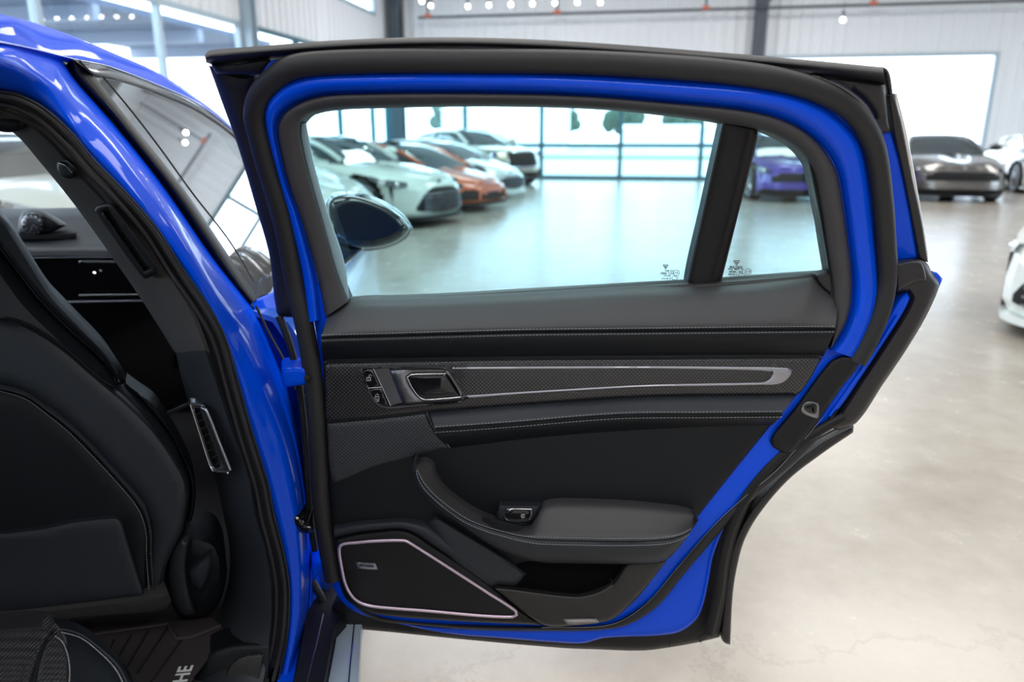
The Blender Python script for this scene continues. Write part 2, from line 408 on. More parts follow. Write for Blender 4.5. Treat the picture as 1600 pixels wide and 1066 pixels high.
relief('corner_paint', [(410,110),(424,95),(458,91),(475,95),(452,103),(425,122),(408,140)], -0.02, BLUE, door, h=0.005, r=6, step=8, back=0.02)
relief('rear_corner_cap', [(1249,114),(1300,119),(1345,125),(1383,131),(1386,155),(1390,190),(1393,205),(1379,210),(1370,196),(1352,165),(1318,138),(1280,122)], -0.03, RUBS, door, h=0.016, r=13, step=10, back=0.03, closed_back=True)
relief('corner_end_plate', [(1378,104),(1386,108),(1391,118),(1395,146),(1388,152),(1384,134)], -0.045, PLA, door, h=0.008, r=4, step=6, back=0.03)

# main door seal: one continuous rubber loop
SEAL = [(520,905),(503,800),(497,700),(490,600),(478,520),(462,450),(440,338),(418,264),(405,216),(398,183),(403,154),(420,130),(452,107),(496,99),(600,95),(720,95),(900,97),(1080,107),(1164,116),(1238,129),(1291,147),(1330,172),(1354,203),(1368,238),(1378,305),(1384,380),(1386,430),(1378,480),(1358,530),(1338,566)]
tube('door_seal', SEAL, 0.006, 15.5, RUB, door, 0.8, n=14)
tube('seal_lip', [(427,345),(410,285),(397,240),(389,205),(386,182),(391,150),(407,123),(440,98),(496,87),(600,81.5),(720,80),(900,82),(1080,92),(1164,99),(1238,112),(1291,130),(1333,153)], 0.0, 2.5, RUBS, door, 0.8)
SEALLOW = [(1300,645),(1268,690),(1236,722),(1180,772),(1126,822),(1068,883),(1022,936),(985,962),(945,978),(860,983),(740,980),(650,974),(600,966),(555,948),(532,918),(520,880)]
relief('lower_door_seal', [(1310,640),(1270,678),(1236,710),(1167,773),(1117,819),(1055,891),(1015,938),(976,967),(940,978),(846,980),(740,978),(640,971),(589,962),(560,946),(548,934),(552,946),(589,969),(640,976),(740,984),(846,986),(946,984),(989,973),(1029,946),(1068,899),(1136,820),(1190,768),(1250,716),(1290,672)], -0.004, RUB, door, h=0.008, r=6, step=9, back=0.03)
tube('flange_edge', [(1286,652),(1236,711),(1206,742),(1167,774),(1117,820),(1055,892),(1015,939),(976,968),(940,979),(846,981)], 0.006, 0.6, SATIN, door, 0.6)

# blue painted frame band
BI = [(500,500),(493,440),(466,338),(449,293),(435,237),(430,200),(438,178),(460,161),(497,148),(553,144),(720,143),(900,147),(1080,161),(1164,170),(1221,184),(1263,207),(1294,238),(1311,271),(1319,314),(1328,380),(1334,440),(1330,490),(1312,528),(1296,546)]
BO = [(478,505),(470,430),(449,338),(432,274),(418,220),(411,181),(415,155),(430,136),(458,121),(497,114),(600,111),(720,110),(900,114),(1080,125),(1164,132),(1238,145),(1291,166),(1328,197),(1347,226),(1357,271),(1364,333),(1371,400),(1376,458),(1368,500),(1350,545),(1340,562)]
band('frame_band', BO, BI, [(0,-0.004),(0.2,0.012),(0.5,0.020),(0.8,0.018),(1,0.006)], BLUE, door, 160, 12, back=0.02)
# grey inner window trim
TI = [(546,470),(527,420),(504,338),(483,265),(471,212),(470,193),(484,179),(525,171),(600,168),(720,165.5),(860,167),(960,172),(1080,185),(1131,193),(1181,202),(1215,215),(1246,235),(1266,263),(1277,311),(1288,380),(1297,440),(1300,500),(1297,543)]
TO = [(508,496),(497,440),(468,338),(451,293),(437,237),(432,200),(440,180),(462,163),(499,150),(553,146),(720,145),(900,149),(1080,163),(1164,172),(1221,186),(1263,209),(1292,240),(1309,272),(1317,315),(1326,380),(1332,440),(1326,495),(1299,545)]
band('window_trim', TO, TI, [(0,0.0),(0.12,0.016),(0.35,0.021),(0.7,0.018),(0.92,0.010),(1,-0.01)], TRIM, door, 160, 14, back=0.03)
tube('trim_groove', [(498,440),(482,370),(464,300),(448,237),(444,200),(455,180),(480,164),(530,157),(600,154.5),(720,153)], 0.018, 0.8, RUBS, door, 0.5)
band('glass_channel', [(1300,238),(1268,262),(1279,311),(1290,380),(1300,440),(1302,500)][1:], [(1258,245),(1272,311),(1282,360),(1292,428),(1292,500)], [(0,0.012),(0.5,0.008),(1,-0.008)], RUBS, door, 40, 6, back=0.02)
relief('belt_end_cap', [(1274,430),(1292,424),(1303,436),(1312,470),(1306,470),(1294,456),(1283,446)], 0.006, RUBS, door, h=0.004, r=4, step=8, back=0.02)
# outer frame's inner side; the light on it is put into the pale colour
relief('run_channel', [(470,193),(478,192),(492,262),(514,338),(538,410),(546,467),(532,477),(518,410),(500,345),(482,270),(470,212)], -0.004, mat('lit_channel', (0.35, 0.52, 0.60), 0.4), door, h=0.003, r=4, step=9, back=0.03)

# window glass (two panes) and the divider between them
relief('window_glass', [(474,190),(490,175),(600,164),(720,161),(860,163),(960,168),(1080,181),(1128,188),(1076,448),(820,462),(546,476)], -0.03, GL_DOOR, door, flat=True, h=0, r=0, step=60, back=0.004, closed_back=False)
relief('quarter_glass', [(1180,200),(1215,210),(1250,232),(1270,262),(1281,311),(1296,434),(1120,447)], -0.03, GL_DOOR, door, flat=True, h=0, r=0, step=60, back=0.004)
relief('glass_divider', [(1129,190),(1182,200),(1184,215),(1160,310),(1140,385),(1126,440),(1116,450),(1080,452),(1074,440),(1100,322)], -0.018, PLA, door, h=0.012, r=9, step=10, back=0.03)
tube('divider_edge', [(1131,192),(1102,322),(1076,440)], -0.010, 1.6, RUBS, door)
tube('divider_groove', [(1172,205),(1148,310),(1126,398),(1114,440)], 0.001, 1.3, DARK, door, 0.6)
tube('divider_edge', [(1182,208),(1158,310),(1126,438)], -0.010, 1.8, RUBS, door)
band('belt_seal', [(546,467),(700,461),(820,454),(1000,444),(1073,440),(1126,437),(1220,430),(1292,425)], [(546,476),(700,470),(820,463),(1000,453),(1073,449),(1126,446),(1220,439),(1292,434)], [(0,-0.012),(0.5,-0.004),(1,0.0)], RUBS, door, 60, 5)

# etched window marks, seen from the back
def etch(x, y, sc, lines, dsz):
    mb = MB()
    def q(px, py): return P(px, py, Yb(px, py) + 0.0275)
    # small downward triangle with a stroke in it
    for a, b in (((-9, -9), (9, -9)), ((9, -9), (0, 6)), ((0, 6), (-9, -9)), ((-4, -6), (3, -1)), ((3, -6), (-2, 0))):
        mb.tube([q(x + a[0] * sc * .5, y + a[1] * sc * .5), q(x + b[0] * sc * .5, y + b[1] * sc * .5)], 0.0006, 4)
    for cx, cy, rx, ry in dsz:
        mb.tube([q(cx + rx * math.cos(t * math.pi / 10), cy + ry * math.sin(t * math.pi / 10)) for t in range(21)], 0.00042, 4)
    mk = mb.build('glass_mark', BLACKINK, door, False)
    for body, lx, ly, s in lines:
        text('glass_print', body, s * 1.28 / F, BLACKINK, door, q(lx, ly), (-1, 0, 0.03), (0, 0, 1), 0.0001, True)
etch(1040, 418, 0.9, [('AS2 M45', 1046, 423.5, 4), ('DOT 6000', 1043, 427.5, 5), ('SEKURIT', 1042, 431, 3.2), ('E 5014 S', 1041, 435.5, 4), ('- T', 1044, 439, 3)], [(1057, 426.5, 4.5, 4.5), (1054, 434.5, 4.5, 3)])
etch(1151, 412, 1.0, [('SISECAM', 1150, 417.8, 5.4), ('101 TEMP SAFE', 1150, 421, 4), ('43R - 00086', 1150, 425, 4.6), ('S 3030M', 1145, 429, 4), ('- - -', 1142, 432, 3)], [(1169, 424.5, 5, 4.5), (1159, 430.5, 5, 3)])
text('glass_print', 'E1', 5 * 1.28 / F, BLACKINK, door, P(1057, 426.5, Yb(1057, 426) + 0.0275), (-1, 0, 0), (0, 0, 1), 0.0001, True)
text('glass_print', 'E11', 5 * 1.28 / F, BLACKINK, door, P(1169, 424.5, Yb(1169, 426) + 0.0275), (-1, 0, 0), (0, 0, 1), 0.0001, True)

# ---------------- inner panel
BASE = [(503,520),(505,563),(508,658),(514,757),(517,800),(520,845),(526,890),(538,932),(560,950),(590,959),(846,977),(900,978),(950,971),(966,962),(1000,930),(1042,875),(1090,808),(1205,664),(1244,618),(1286,557),(1300,520),(1290,470),(1000,470),(600,480),(520,495)]
relief('inner_panel', BASE, 0.004, LDK, door, h=0.010, r=8, step=22, back=0.02)
PADT = [(513,491),(546,470),(620,466),(700,463),(820,457),(1000,447),(1074,446),(1126,444),(1220,436),(1272,431),(1281,440),(1290,450),(1305,460),(1310,474)]
PADS = [(502,528),(520,527),(600,525),(700,522),(820,519),(1000,517),(1180,515),(1305,514)]
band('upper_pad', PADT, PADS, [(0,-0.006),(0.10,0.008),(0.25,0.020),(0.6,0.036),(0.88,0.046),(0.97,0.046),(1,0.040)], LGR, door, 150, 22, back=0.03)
band('upper_pad_lower_roll', [(502,528),(520,527),(600,525),(700,522),(820,519),(1000,517),(1180,515),(1306,514)], [(504,563),(600,561),(820,558),(1000,557),(1150,556),(1287,556)], [(0,0.040),(0.04,0.045),(0.25,0.048),(0.55,0.040),(0.85,0.024),(1,0.010)], LDK, door, 120, 16, back=0.03)  # shade below the seam is put into this darker leather colour
sh = lambda c, k: [(x, y + k) for x, y in c]
stitches('stitching', sh(PADS, -4), 0.0465, door)
stitches('stitching', sh(PADS, 5), 0.0470, door)
tube('pad_seam', sh(PADS, 0.5), 0.0405, 1.1, DARK, door, 0.6)

# carbon fibre band
CARB = [(507,567),(600,565),(820,561),(1000,560),(1150,559),(1284,558),(1270,585),(1252,612),(1244,617),(1100,619),(1011,621),(920,626),(820,633),(700,642),(627,648),(567,654),(509,658)]
relief('carbon_trim', CARB, 0.010, CARBON, door, h=0.008, r=6, step=22, back=0.02)
tube('trim_bead', [(507,566),(600,564),(820,560.5),(1000,559.5),(1150,558.5),(1284,557.5)], 0.012, 1.2, GLOSSB, door, 0.7)  # gloss black bead along the band's top edge
# aluminium inlay loop
relief('aluminium_inlay', [(704,573.5),(820,572.5),(1011,572),(1150,573),(1231,574.5),(1238,578),(1236,586),(1226,597),(1214,602),(1190,603),(1100,604.5),(1011,606),(920,611),(820,617),(729,624)], 0.017, ALU, door, h=0.004, r=2.5, step=14, back=0.008,
       holes=[[(708,578.5),(820,577.8),(1011,577),(1120,578.5),(1195,580.5),(1207,583),(1205,589),(1196,596),(1180,597.5),(1100,599),(1011,601),(920,605.5),(820,611.5),(727,617.5)]])
MESHP = [(511,662),(567,657),(627,651),(667,646),(672,660),(683,678),(703,700),(680,704),(652,712),(584,730),(545,746),(520,757),(514,720)]
relief('tweeter_grille', MESHP, 0.012, MESH, door, h=0.006, r=8, step=16, back=0.02)
tube('chrome_pin_line', [(667,645),(671,655),(677,668),(690,682),(703,700)], 0.022, 1.0, SATIN, door)
R2T = [(671,645),(700,642),(820,632),(920,626),(1011,620),(1120,618),(1243,617)]
R2S = [(680,671),(740,667),(820,661),(900,654),(980,649),(1100,648),(1222,647)]
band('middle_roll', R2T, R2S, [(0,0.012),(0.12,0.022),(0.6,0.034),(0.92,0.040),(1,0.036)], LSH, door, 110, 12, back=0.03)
band('middle_roll_underside', [(681,673),(740,669),(820,663),(900,656),(980,651),(1100,650),(1222,649)], [(703,700),(740,696),(820,686),(920,677),(1000,672),(1100,667),(1207,664)], [(0,0.037),(0.3,0.036),(0.7,0.026),(1,0.014)], LDK, door, 110, 10, back=0.02)  # the roll's underside shade goes into the darker leather colour
stitches('stitching', sh(R2S, -4), 0.0395, door); stitches('stitching', sh(R2S, 5), 0.0385, door)
tube('roll_seam', sh(R2S, 0.8), 0.0375, 1.0, DARK, door, 0.6)

# door handle
relief('handle_surround', [(563,578),(567,575),(600,573.5),(691,573.5),(700,577),(716,600),(728,620),(728,625),(714,630.5),(660,634),(612,639),(595,637),(584,628),(574,608),(566,592)], 0.0195, SATIN, door, h=0.005, r=2, step=10, back=0.01,
       holes=[[(566.5,579.5),(569,577),(600,576),(690,576),(699,580),(713,601),(724,620),(723,624),(712,627.5),(660,631),(612,635.5),(597,634),(587,626),(577,607),(569,592)]])
relief('handle_tray', [(565,578),(568,575.5),(600,575),(690,575),(700,579),(714,601),(725,620),(724,625),(712,628),(660,632),(612,636.5),(596,635),(586,627),(576,607),(567,592)], 0.0195, GLOSSB, door, h=0, r=0, step=14, back=0.006)
relief('lock_switch', [(567,580),(570,577.5),(583,577),(596,604),(578,606),(573,596)], 0.0205, GLOSSB, door, h=0.003, r=3, step=5, back=0.008)
relief('lock_switch', [(577,608),(597,606),(608,633),(600,634),(592,630),(584,621)], 0.0205, GLOSSB, door, h=0.003, r=3, step=5, back=0.008)
tube('switch_divider', [(576,606.6),(597,605.2)], 0.023, 0.6, CHR, door)
tube('chrome_line', [(583,576),(596,603),(610,634)], 0.024, 1.0, CHR, door)
def padlock(x, y, opened):
    mb = MB(); q = lambda a, b: P(x + a, y + b, Yb(0, 500) - 0.0245)
    for a, b in (((-3, 0), (3, 0)), ((3, 0), (3, 5)), ((3, 5), (-3, 5)), ((-3, 5), (-3, 0)), ((0, 1.6), (0, 3.4))): mb.tube([q(*a), q(*b)], 0.00035, 4)
    sx = 2.5 if opened else 0
    mb.tube([q(-2 + sx, 0), q(-2 + sx, -3), q(0 + sx, -4.4), q(2 + sx, -3), q(2 + sx, 0 if not opened else -1.8)], 0.00035, 4)
    mb.build('padlock_symbol', WHITEINK, door, False)
padlock(576, 590, True); padlock(589, 620, False); tube('indicator_dash', [(588, 627.5), (592, 627)], 0.0245, 0.4, WHITEINK, door)
band('handle_bridge', [(585,576.5),(600,576),(609,576)], [(611,634),(621,631),(629,629)], [(0,0.024),(0.5,0.021),(1,0.024)], SATIN, door, 14, 10, back=0.01)
relief('pull_lever', [(608,577.5),(620,576),(692,575.5),(701,580),(714,600),(725,619),(724,625),(700,628),(660,630.5),(630,632),(625,622),(617,602)], 0.026, SATIN, door, h=0.010, r=7, step=6, back=0.012,
       holes=[[(636,589),(641,585.5),(670,584),(697,583.5),(704,592),(714,608),(720,620),(700,622),(663,624),(655,620),(645,608)]])
relief('pull_cup', [(634,587),(641,584),(698,582),(722,621),(663,626),(653,621)], 0.0200, GLOSSB, door, h=0.006, r=16, step=7, back=0.006)
tube('recess_rim', [(697,584),(670,584.5),(641,586),(636,590),(645,608),(655,620.5),(663,624.5),(700,622.5),(720,620.5)], 0.0355, 1.3, CHR, door)

# armrest
AT = [(651,723),(656,718.5),(672,720),(681,731),(682,743),(697,765),(739,796),(775,812),(792,820),(826,820),(837,808),(846,792),(856,785),(871,783),(976,786),(1040,792),(1078,799),(1089,806),(1090,811)]
AS = [(650,724),(651,732),(655,745),(669,765),(697,791),(739,816),(779,830),(832,842),(897,845),(1002,845.5),(1045,843),(1068,836),(1082,825),(1089,813)]
AB = [(644,724),(645,740),(657,765),(683,794),(725,822),(779,857),(832,877),(897,880),(976,881),(1034,877),(1052,865),(1068,845),(1080,832),(1089,815)]
def split(cA, cB, n): return resample(spline(cA, False, 4), n), resample(spline(cB, False, 4), n)
# top: pairs matched by hand so the switch notch stays clean
armA = [(652,722),(656,719),(667,719),(678,727),(682,742),(697,765),(739,796),(775,812),(792,820),(826,821),(837,809),(846,792),(858,785),(890,783),(976,786),(1040,792),(1072,797),(1085,803),(1091,810)]
armB = [(650,724),(651,730),(652,738),(656,748),(664,760),(684,780),(725,810),(758,824),(779,830),(810,838),(826,841),(838,843),(856,844),(890,845),(976,846),(1034,844),(1062,838),(1080,828),(1091,812)]
def pairband(name, A, B, prof, m, sub=5, k=12, back=0.03, Y=Yb):
    n = (len(A) - 1) * sub + 1; ta = np.linspace(0, len(A) - 1, n); v = []
    def cr(C, t):
        C = np.array(C, float); i = min(int(t), len(C) - 2); f = t - i
        p0 = C[max(i - 1, 0)]; p1 = C[i]; p2 = C[i + 1]; p3 = C[min(i + 2, len(C) - 1)]
        return 0.5 * (2 * p1 + (p2 - p0) * f + (2 * p0 - 5 * p1 + 4 * p2 - p3) * f * f + (3 * p1 - p0 - 3 * p2 + p3) * f ** 3)
    sm = spline([(a * 100, b * 1000) for a, b in prof], False, 3, 181)
    for t in ta:
        a, b = cr(A, t), cr(B, t)
        for j in range(k + 1):
            s = j / k; q = a * (1 - s) + b * s; dz = np.interp(s, sm[:, 0] / 100, sm[:, 1] / 1000)
            fe = min(1.0, max(0.0, (n - 1 - len(v) // (k + 1)) / (2.2 * sub))); fe = math.sqrt(1 - (1 - fe) ** 2); dz = 0.05 + (dz - 0.05) * (0.1 + 0.9 * fe)
            v.append(P(q[0], q[1], Y(q[0], q[1]) - dz))
    w = k + 1; f = [(i * w + j, i * w + j + 1, (i + 1) * w + j + 1, (i + 1) * w + j) for i in range(n - 1) for j in range(k)]
    loop = [i * w for i in range(n)] + [(n - 1) * w + j for j in range(1, w)] + [i * w + k for i in range(n - 2, -1, -1)] + [j for j in range(k - 1, 0, -1)]
    b0 = len(v); v += [v[i] + Vector((0, back, 0)) for i in loop]; L = len(loop)
    f += [(loop[i], loop[(i + 1) % L], b0 + (i + 1) % L, b0 + i) for i in range(L)]
    return mesh_obj(name, v, f, m, door)
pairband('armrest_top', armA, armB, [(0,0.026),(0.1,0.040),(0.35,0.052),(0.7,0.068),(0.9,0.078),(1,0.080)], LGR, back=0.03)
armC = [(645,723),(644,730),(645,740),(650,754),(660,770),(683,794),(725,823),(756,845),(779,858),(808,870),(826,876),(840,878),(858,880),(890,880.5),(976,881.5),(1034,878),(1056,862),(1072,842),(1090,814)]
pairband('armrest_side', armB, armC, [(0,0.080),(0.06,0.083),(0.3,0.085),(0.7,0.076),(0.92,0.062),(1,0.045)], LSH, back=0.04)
tube('armrest_seam', armB, 0.0815, 0.9, DARK, door, 0.6)
mid = lambda A, B, t: [(a[0] * (1 - t) + b[0] * t, a[1] * (1 - t) + b[1] * t) for a, b in zip(A, B)]
stitches('stitching', mid(armA, armB, 0.93)[1:-1], 0.081, door, pitch=5); stitches('stitching', [(x, y + 5) for x, y in mid(armB, armC, 0.05)][1:-1], 0.0855, door, pitch=5)
relief('switch_pod', [(775,808),(781,789),(846,790),(837,809),(826,822),(792,822)], 0.028, LSH, door, h=0.006, r=5, step=7, back=0.02)
relief('window_switch_bezel', [(786,803),(791,795.5),(799,794),(828,794.5),(833,797),(832,808),(828,816),(794,816),(787,811)], 0.036, SATIN, door, h=0.003, r=3, step=5, back=0.01,
       holes=[[(790,803),(794,798),(800,797),(829,797.5),(828,807),(825,813),(795,813.5),(790,809)]])
relief('window_switch', [(789,803),(793,797),(800,796),(830,797),(829,807),(826,814),(795,814.5),(789,809)], 0.032, GLOSSB, door, h=0.004, r=4, step=5, back=0.01)
tube('switch_chrome_lip', [(795,797.5),(800,795.5),(831,796)], 0.041, 1.4, CHR, door)
mbw = MB(); wq = lambda a, b: P(817 + a, 806.5 + b, 1.28 - 0.0415)
for a, b in (((-2.4, -2), (2.4, -3)), ((2.4, -3), (2.4, 2)), ((2.4, 2), (0, 3.4)), ((0, 3.4), (-2.4, 1.4)), ((-2.4, 1.4), (-2.4, -2)), ((0, -2), (0, 3))): mbw.tube([wq(*a), wq(*b)], 0.0004, 4)
mbw.build('window_symbol', WHITEINK, door, False)

# map pocket and lower mouldings
relief('pocket_shade_sheet', [(772,917),(790,900),(813,881),(900,878),(978,880),(971,900),(958,914),(935,923),(908,929),(845,925),(805,920)], 0.016, mat('pocket_shade', (0.002, 0.002, 0.003), 0.9, spec=0.1), door, h=0, r=0, step=20, back=0.004)  # flat sheet; shade inside the pocket is put into its near-black colour
LOWP = [(771,919),(778,916.5),(806,920),(845,925),(880,929),(908,930),(936,922),(957,911),(969,895),(977,880),(1034,876),(1042,876),(1012,915),(985,944),(966,961),(950,970),(900,977),(848,976)]
relief('lower_pocket_panel', LOWP, 0.022, mat('pocket_plastic', (0.022, 0.020, 0.020), 0.5, bump=(1500, 0.3, 0.0004)), door, h=0.014, r=9, step=12, back=0.03)
band('pocket_lip', [(774,918),(806,921),(845,926),(880,930),(908,931),(936,923),(955,912)], [(776,923),(806,927),(845,933),(880,937),(908,938),(938,931),(960,918)], [(0,0.02),(0.3,0.036),(0.7,0.036),(1,0.03)], LGR, door, 50, 6, back=0.02)
relief('console_facet', [(669,816),(682,806),(728,834),(790,872),(822,897),(806,915),(774,916),(768,919),(735,897),(700,867),(685,838)], 0.018, LSH, door, h=0.012, r=10, step=12, back=0.02)
tube('console_seam', [(669,816),(700,830),(740,852),(790,880),(822,898)], 0.0285, 0.8, DARK, door, 0.6)
SPK = [(522,842),(560,833),(594,829),(626,827),(648,834),(672,850),(730,888),(770,917),(806,948),(848,977),(700,970),(589,960),(565,950),(545,930),(532,892)]
relief('speaker_housing', SPK, 0.014, PLA, door, h=0.014, r=9, step=14, back=0.02)
band('console_ridge', [(522,822),(560,815),(594,812),(625,810),(648,812),(668,817),(690,832),(720,852),(768,886)], [(522,840),(560,832),(594,828),(626,826),(648,833),(672,849),(700,868),(730,888),(770,918)], [(0,0.016),(0.4,0.028),(0.75,0.030),(1,0.022)], LSH, door, 70, 8, back=0.02)
RING = [(530,857),(535,851),(560,848),(581,846),(632,845),(641,849),(701,887),(760,925),(806,955),(807,961),(801,964),(755,962.5),(670,955),(589,948.5),(565,943),(550,932),(540,914),(533,884)]
tube('speaker_ring', RING, 0.030, 2.9, ALUL, door, 0.8, closed=True)
relief('speaker_grille', RING, 0.022, MESH, door, h=0.005, r=8, step=14, back=0.01)
relief('speaker_badge', [(555,879),(586,880.6),(591,891),(559,888.7)], 0.030, ALU, door, h=0.001, r=1, step=4, back=0.004)
text('badge_lettering', 'Burmester', 6.2 * 1.25 / F, BLACKINK, door, P(573, 884.9, 1.283 - 0.0325), (1, 0, -0.08), (0, 0, 1), 0.0002, True)
relief('courtesy_light', [(879,968),(884,967),(932,967),(936,971),(934,974),(888,975.5)], 0.036, SATIN, door, h=0.002, r=2, step=4, back=0.01)
relief('courtesy_lens', [(885,969),(930,969),(932,972),(889,973.5)], 0.040, mat('clear_lens', (0.45, 0.42, 0.40), 0.15, 0.5), door, h=0.001, r=1, step=4, back=0.003)

# latch cover on the rear edge
relief('latch_cover', [(1294,568),(1310,558),(1322,555.5),(1343,558),(1337,578),(1318,602),(1297,632),(1278,659),(1256,686),(1237,709),(1222,706),(1207,698),(1204,688),(1210,676),(1240,640)], 0.004, PLA, door, h=0.010, r=7, step=10, back=0.02)
relief('latch_frame', [(1251,640),(1255,632),(1262,627),(1280,630),(1280,652),(1276,654),(1262,650),(1252,645)], 0.014, SATIN, door, h=0.003, r=2, step=4, back=0.01)
relief('latch_claw', [(1254,638),(1258,631),(1263,629),(1277,631),(1277,648),(1264,646)], 0.015, GLOSSB, door, h=0.004, r=2, step=4, back=0.01)
tube('latch_claw_bar', [(1262,638),(1272,636),(1272,645)], 0.022, 1.4, DARK, door)

# ================================================================ BODY AND CABIN OF THE BLUE CAR
def planeY(a, b, c):
    A, B, C = P(*a), P(*b), P(*c); n = (B - A).cross(C - A); o = Vector((0, 0, CAMZ))
    def f(px, py):
        d = P(px, py, 1.0) - o; k = n.dot(A - o) / n.dot(d); return k
    return f
def constY(y): return lambda px, py: y

# roof skin: from the rail edge up and across
ROOF_L = [(-420,40,0.45),(-200,40,0.7),(0,65.5,1.0),(56,77,1.12),(113,91.5,1.27),(169,103,1.45),(253,135,1.78),(310,162,2.09),(366,205,2.40),(420,262,2.70)]
ROOF_S = [(-420,-40,0.5),(-200,-20,0.75),(0,22,1.05),(42,32,1.19),(113,56,1.36),(175,82,1.57),(245,113,1.86),(310,158,2.18),(363,202,2.5),(418,258,2.8)]
def lift(c, dx, dz): return [P(*q) + Vector((dx, 0.02, dz)) for q in c]
def loft(name, rows, m, parent, n=70, smooth=True, thick=None):
    """skin over several space curves"""
    RR = []
    for r in rows:
        a = np.array([tuple(q) for q in r]); d = np.r_[0, np.cumsum(np.linalg.norm(np.diff(a, axis=0), axis=1))]; t = np.linspace(0, d[-1], n)
        RR.append(np.stack([np.interp(t, d, a[:, k]) for k in range(3)], 1))
    v = [Vector(q) for r in RR for q in r.tolist()]; k = len(RR)
    f = [(j * n + i, j * n + i + 1, (j + 1) * n + i + 1, (j + 1) * n + i) for j in range(k - 1) for i in range(n - 1)]
    if thick is not None:
        th = Vector(thick); b0 = len(v); v += [q + th for q in v[:b0]]
        f += [tuple(b0 + i for i in reversed(g)) for g in f]
        L = [i for i in range(n)] + [j * n + n - 1 for j in range(1, k)] + [(k - 1) * n + i for i in range(n - 2, -1, -1)] + [j * n for j in range(k - 2, 0, -1)]
        f += [(L[i], L[(i + 1) % len(L)], b0 + L[(i + 1) % len(L)], b0 + L[i]) for i in range(len(L))]
    return mesh_obj(name, v, f, m, parent, smooth)
def sp3(c, step=8): return [P(q[0], q[1], q[2]) for q in spline(c, False, step)]
rl, rs = sp3(ROOF_L), sp3(ROOF_S)
def lerpc(a, b, t, bul=0, n=60):
    def rsm(c):
        q = np.array([tuple(x) for x in c]); d = np.r_[0, np.cumsum(np.linalg.norm(np.diff(q, axis=0), axis=1))]; s = np.linspace(0, d[-1], n)
        return np.stack([np.interp(s, d, q[:, k]) for k in range(3)], 1)
    A, B = rsm(a), rsm(b); return [Vector(x) + Vector((0.3 * bul, 0, bul)) for x in (A * (1 - t) + B * t).tolist()]
loft('roof_rail', [rl, lerpc(rl, rs, 0.35, 0.008), lerpc(rl, rs, 0.7, 0.007), rs], BLUE, car, 70, True, (-0.02, 0, -0.004))
rsh = [p for p in rs if p.y < 1.85]; rlh = [p for p in rl if p.y < 1.78]
loft('roof', [rsh, [p + Vector((-0.12, 0.02, 0.006)) for p in rsh], [p + Vector((-0.4, 0.03, 0.01)) for p in rsh], [p + Vector((-0.9, 0.02, 0.0)) for p in rsh], [p + Vector((-1.15, 0, -0.05)) for p in rsh]], BLUE, car, 60, True, (-0.01, 0, -0.02))
tube('roof_rail_line', ROOF_L, 0.014, 1.8, CHR, car, 1, False)
# dark headliner under the skin
loft('headliner', [[p + Vector((-0.05, 0, -0.045)) for p in rlh], [p + Vector((-0.5, 0, -0.03)) for p in rlh], [p + Vector((-1.1, 0, -0.06)) for p in rlh]], CLOTH, car, 40, True, (0, 0, -0.02))

hd = rsh[-1]; loft('windscreen', [[hd + Vector((-0.03, 0, 0)), hd + Vector((-0.6, .03, 0.01)), hd + Vector((-1.15, 0, -0.02))], [Vector((-0.72, 2.85, 0.97)), Vector((-1.4, 2.98, 0.98)), Vector((-2.0, 2.9, 0.97))]], GL_ROOM, car, 12, False, (0, 0.003, 0.002))
# painted side of the roof and the B-pillar, from the door rubber out to the black strip
WS = [(-420,60,0.62),(-220,105,0.82),(-100,128,0.95),(0,142,1.06),(28,147,1.08),(70,169,1.10),(113,208,1.12),(146,248,1.14),(197,300,1.16),(245,356,1.18),(281,412,1.19),(324,474,1.20),(352,525,1.21),(374,600,1.22),(394,672,1.22),(420,757,1.22),(428,800,1.22),(446,872,1.22),(453,927,1.22),(449,999,1.20),(435,1066,1.17),(418,1130,1.12)]
OE = [(-420,44,0.50),(-220,50,0.72),(-100,54,0.88),(0,66,1.0),(30,72,1.08),(60,79,1.16),(90,88,1.24),(104,104,1.28),(118,125,1.30),(158,168,1.32),(200,218,1.33),(265,300,1.35),(338,412,1.38),(394,474,1.40),(424,540,1.40),(452,610,1.39),(470,690,1.37),(478,760,1.36),(485,850,1.35),(484,930,1.33),(474,1000,1.30),(458,1090,1.26)]
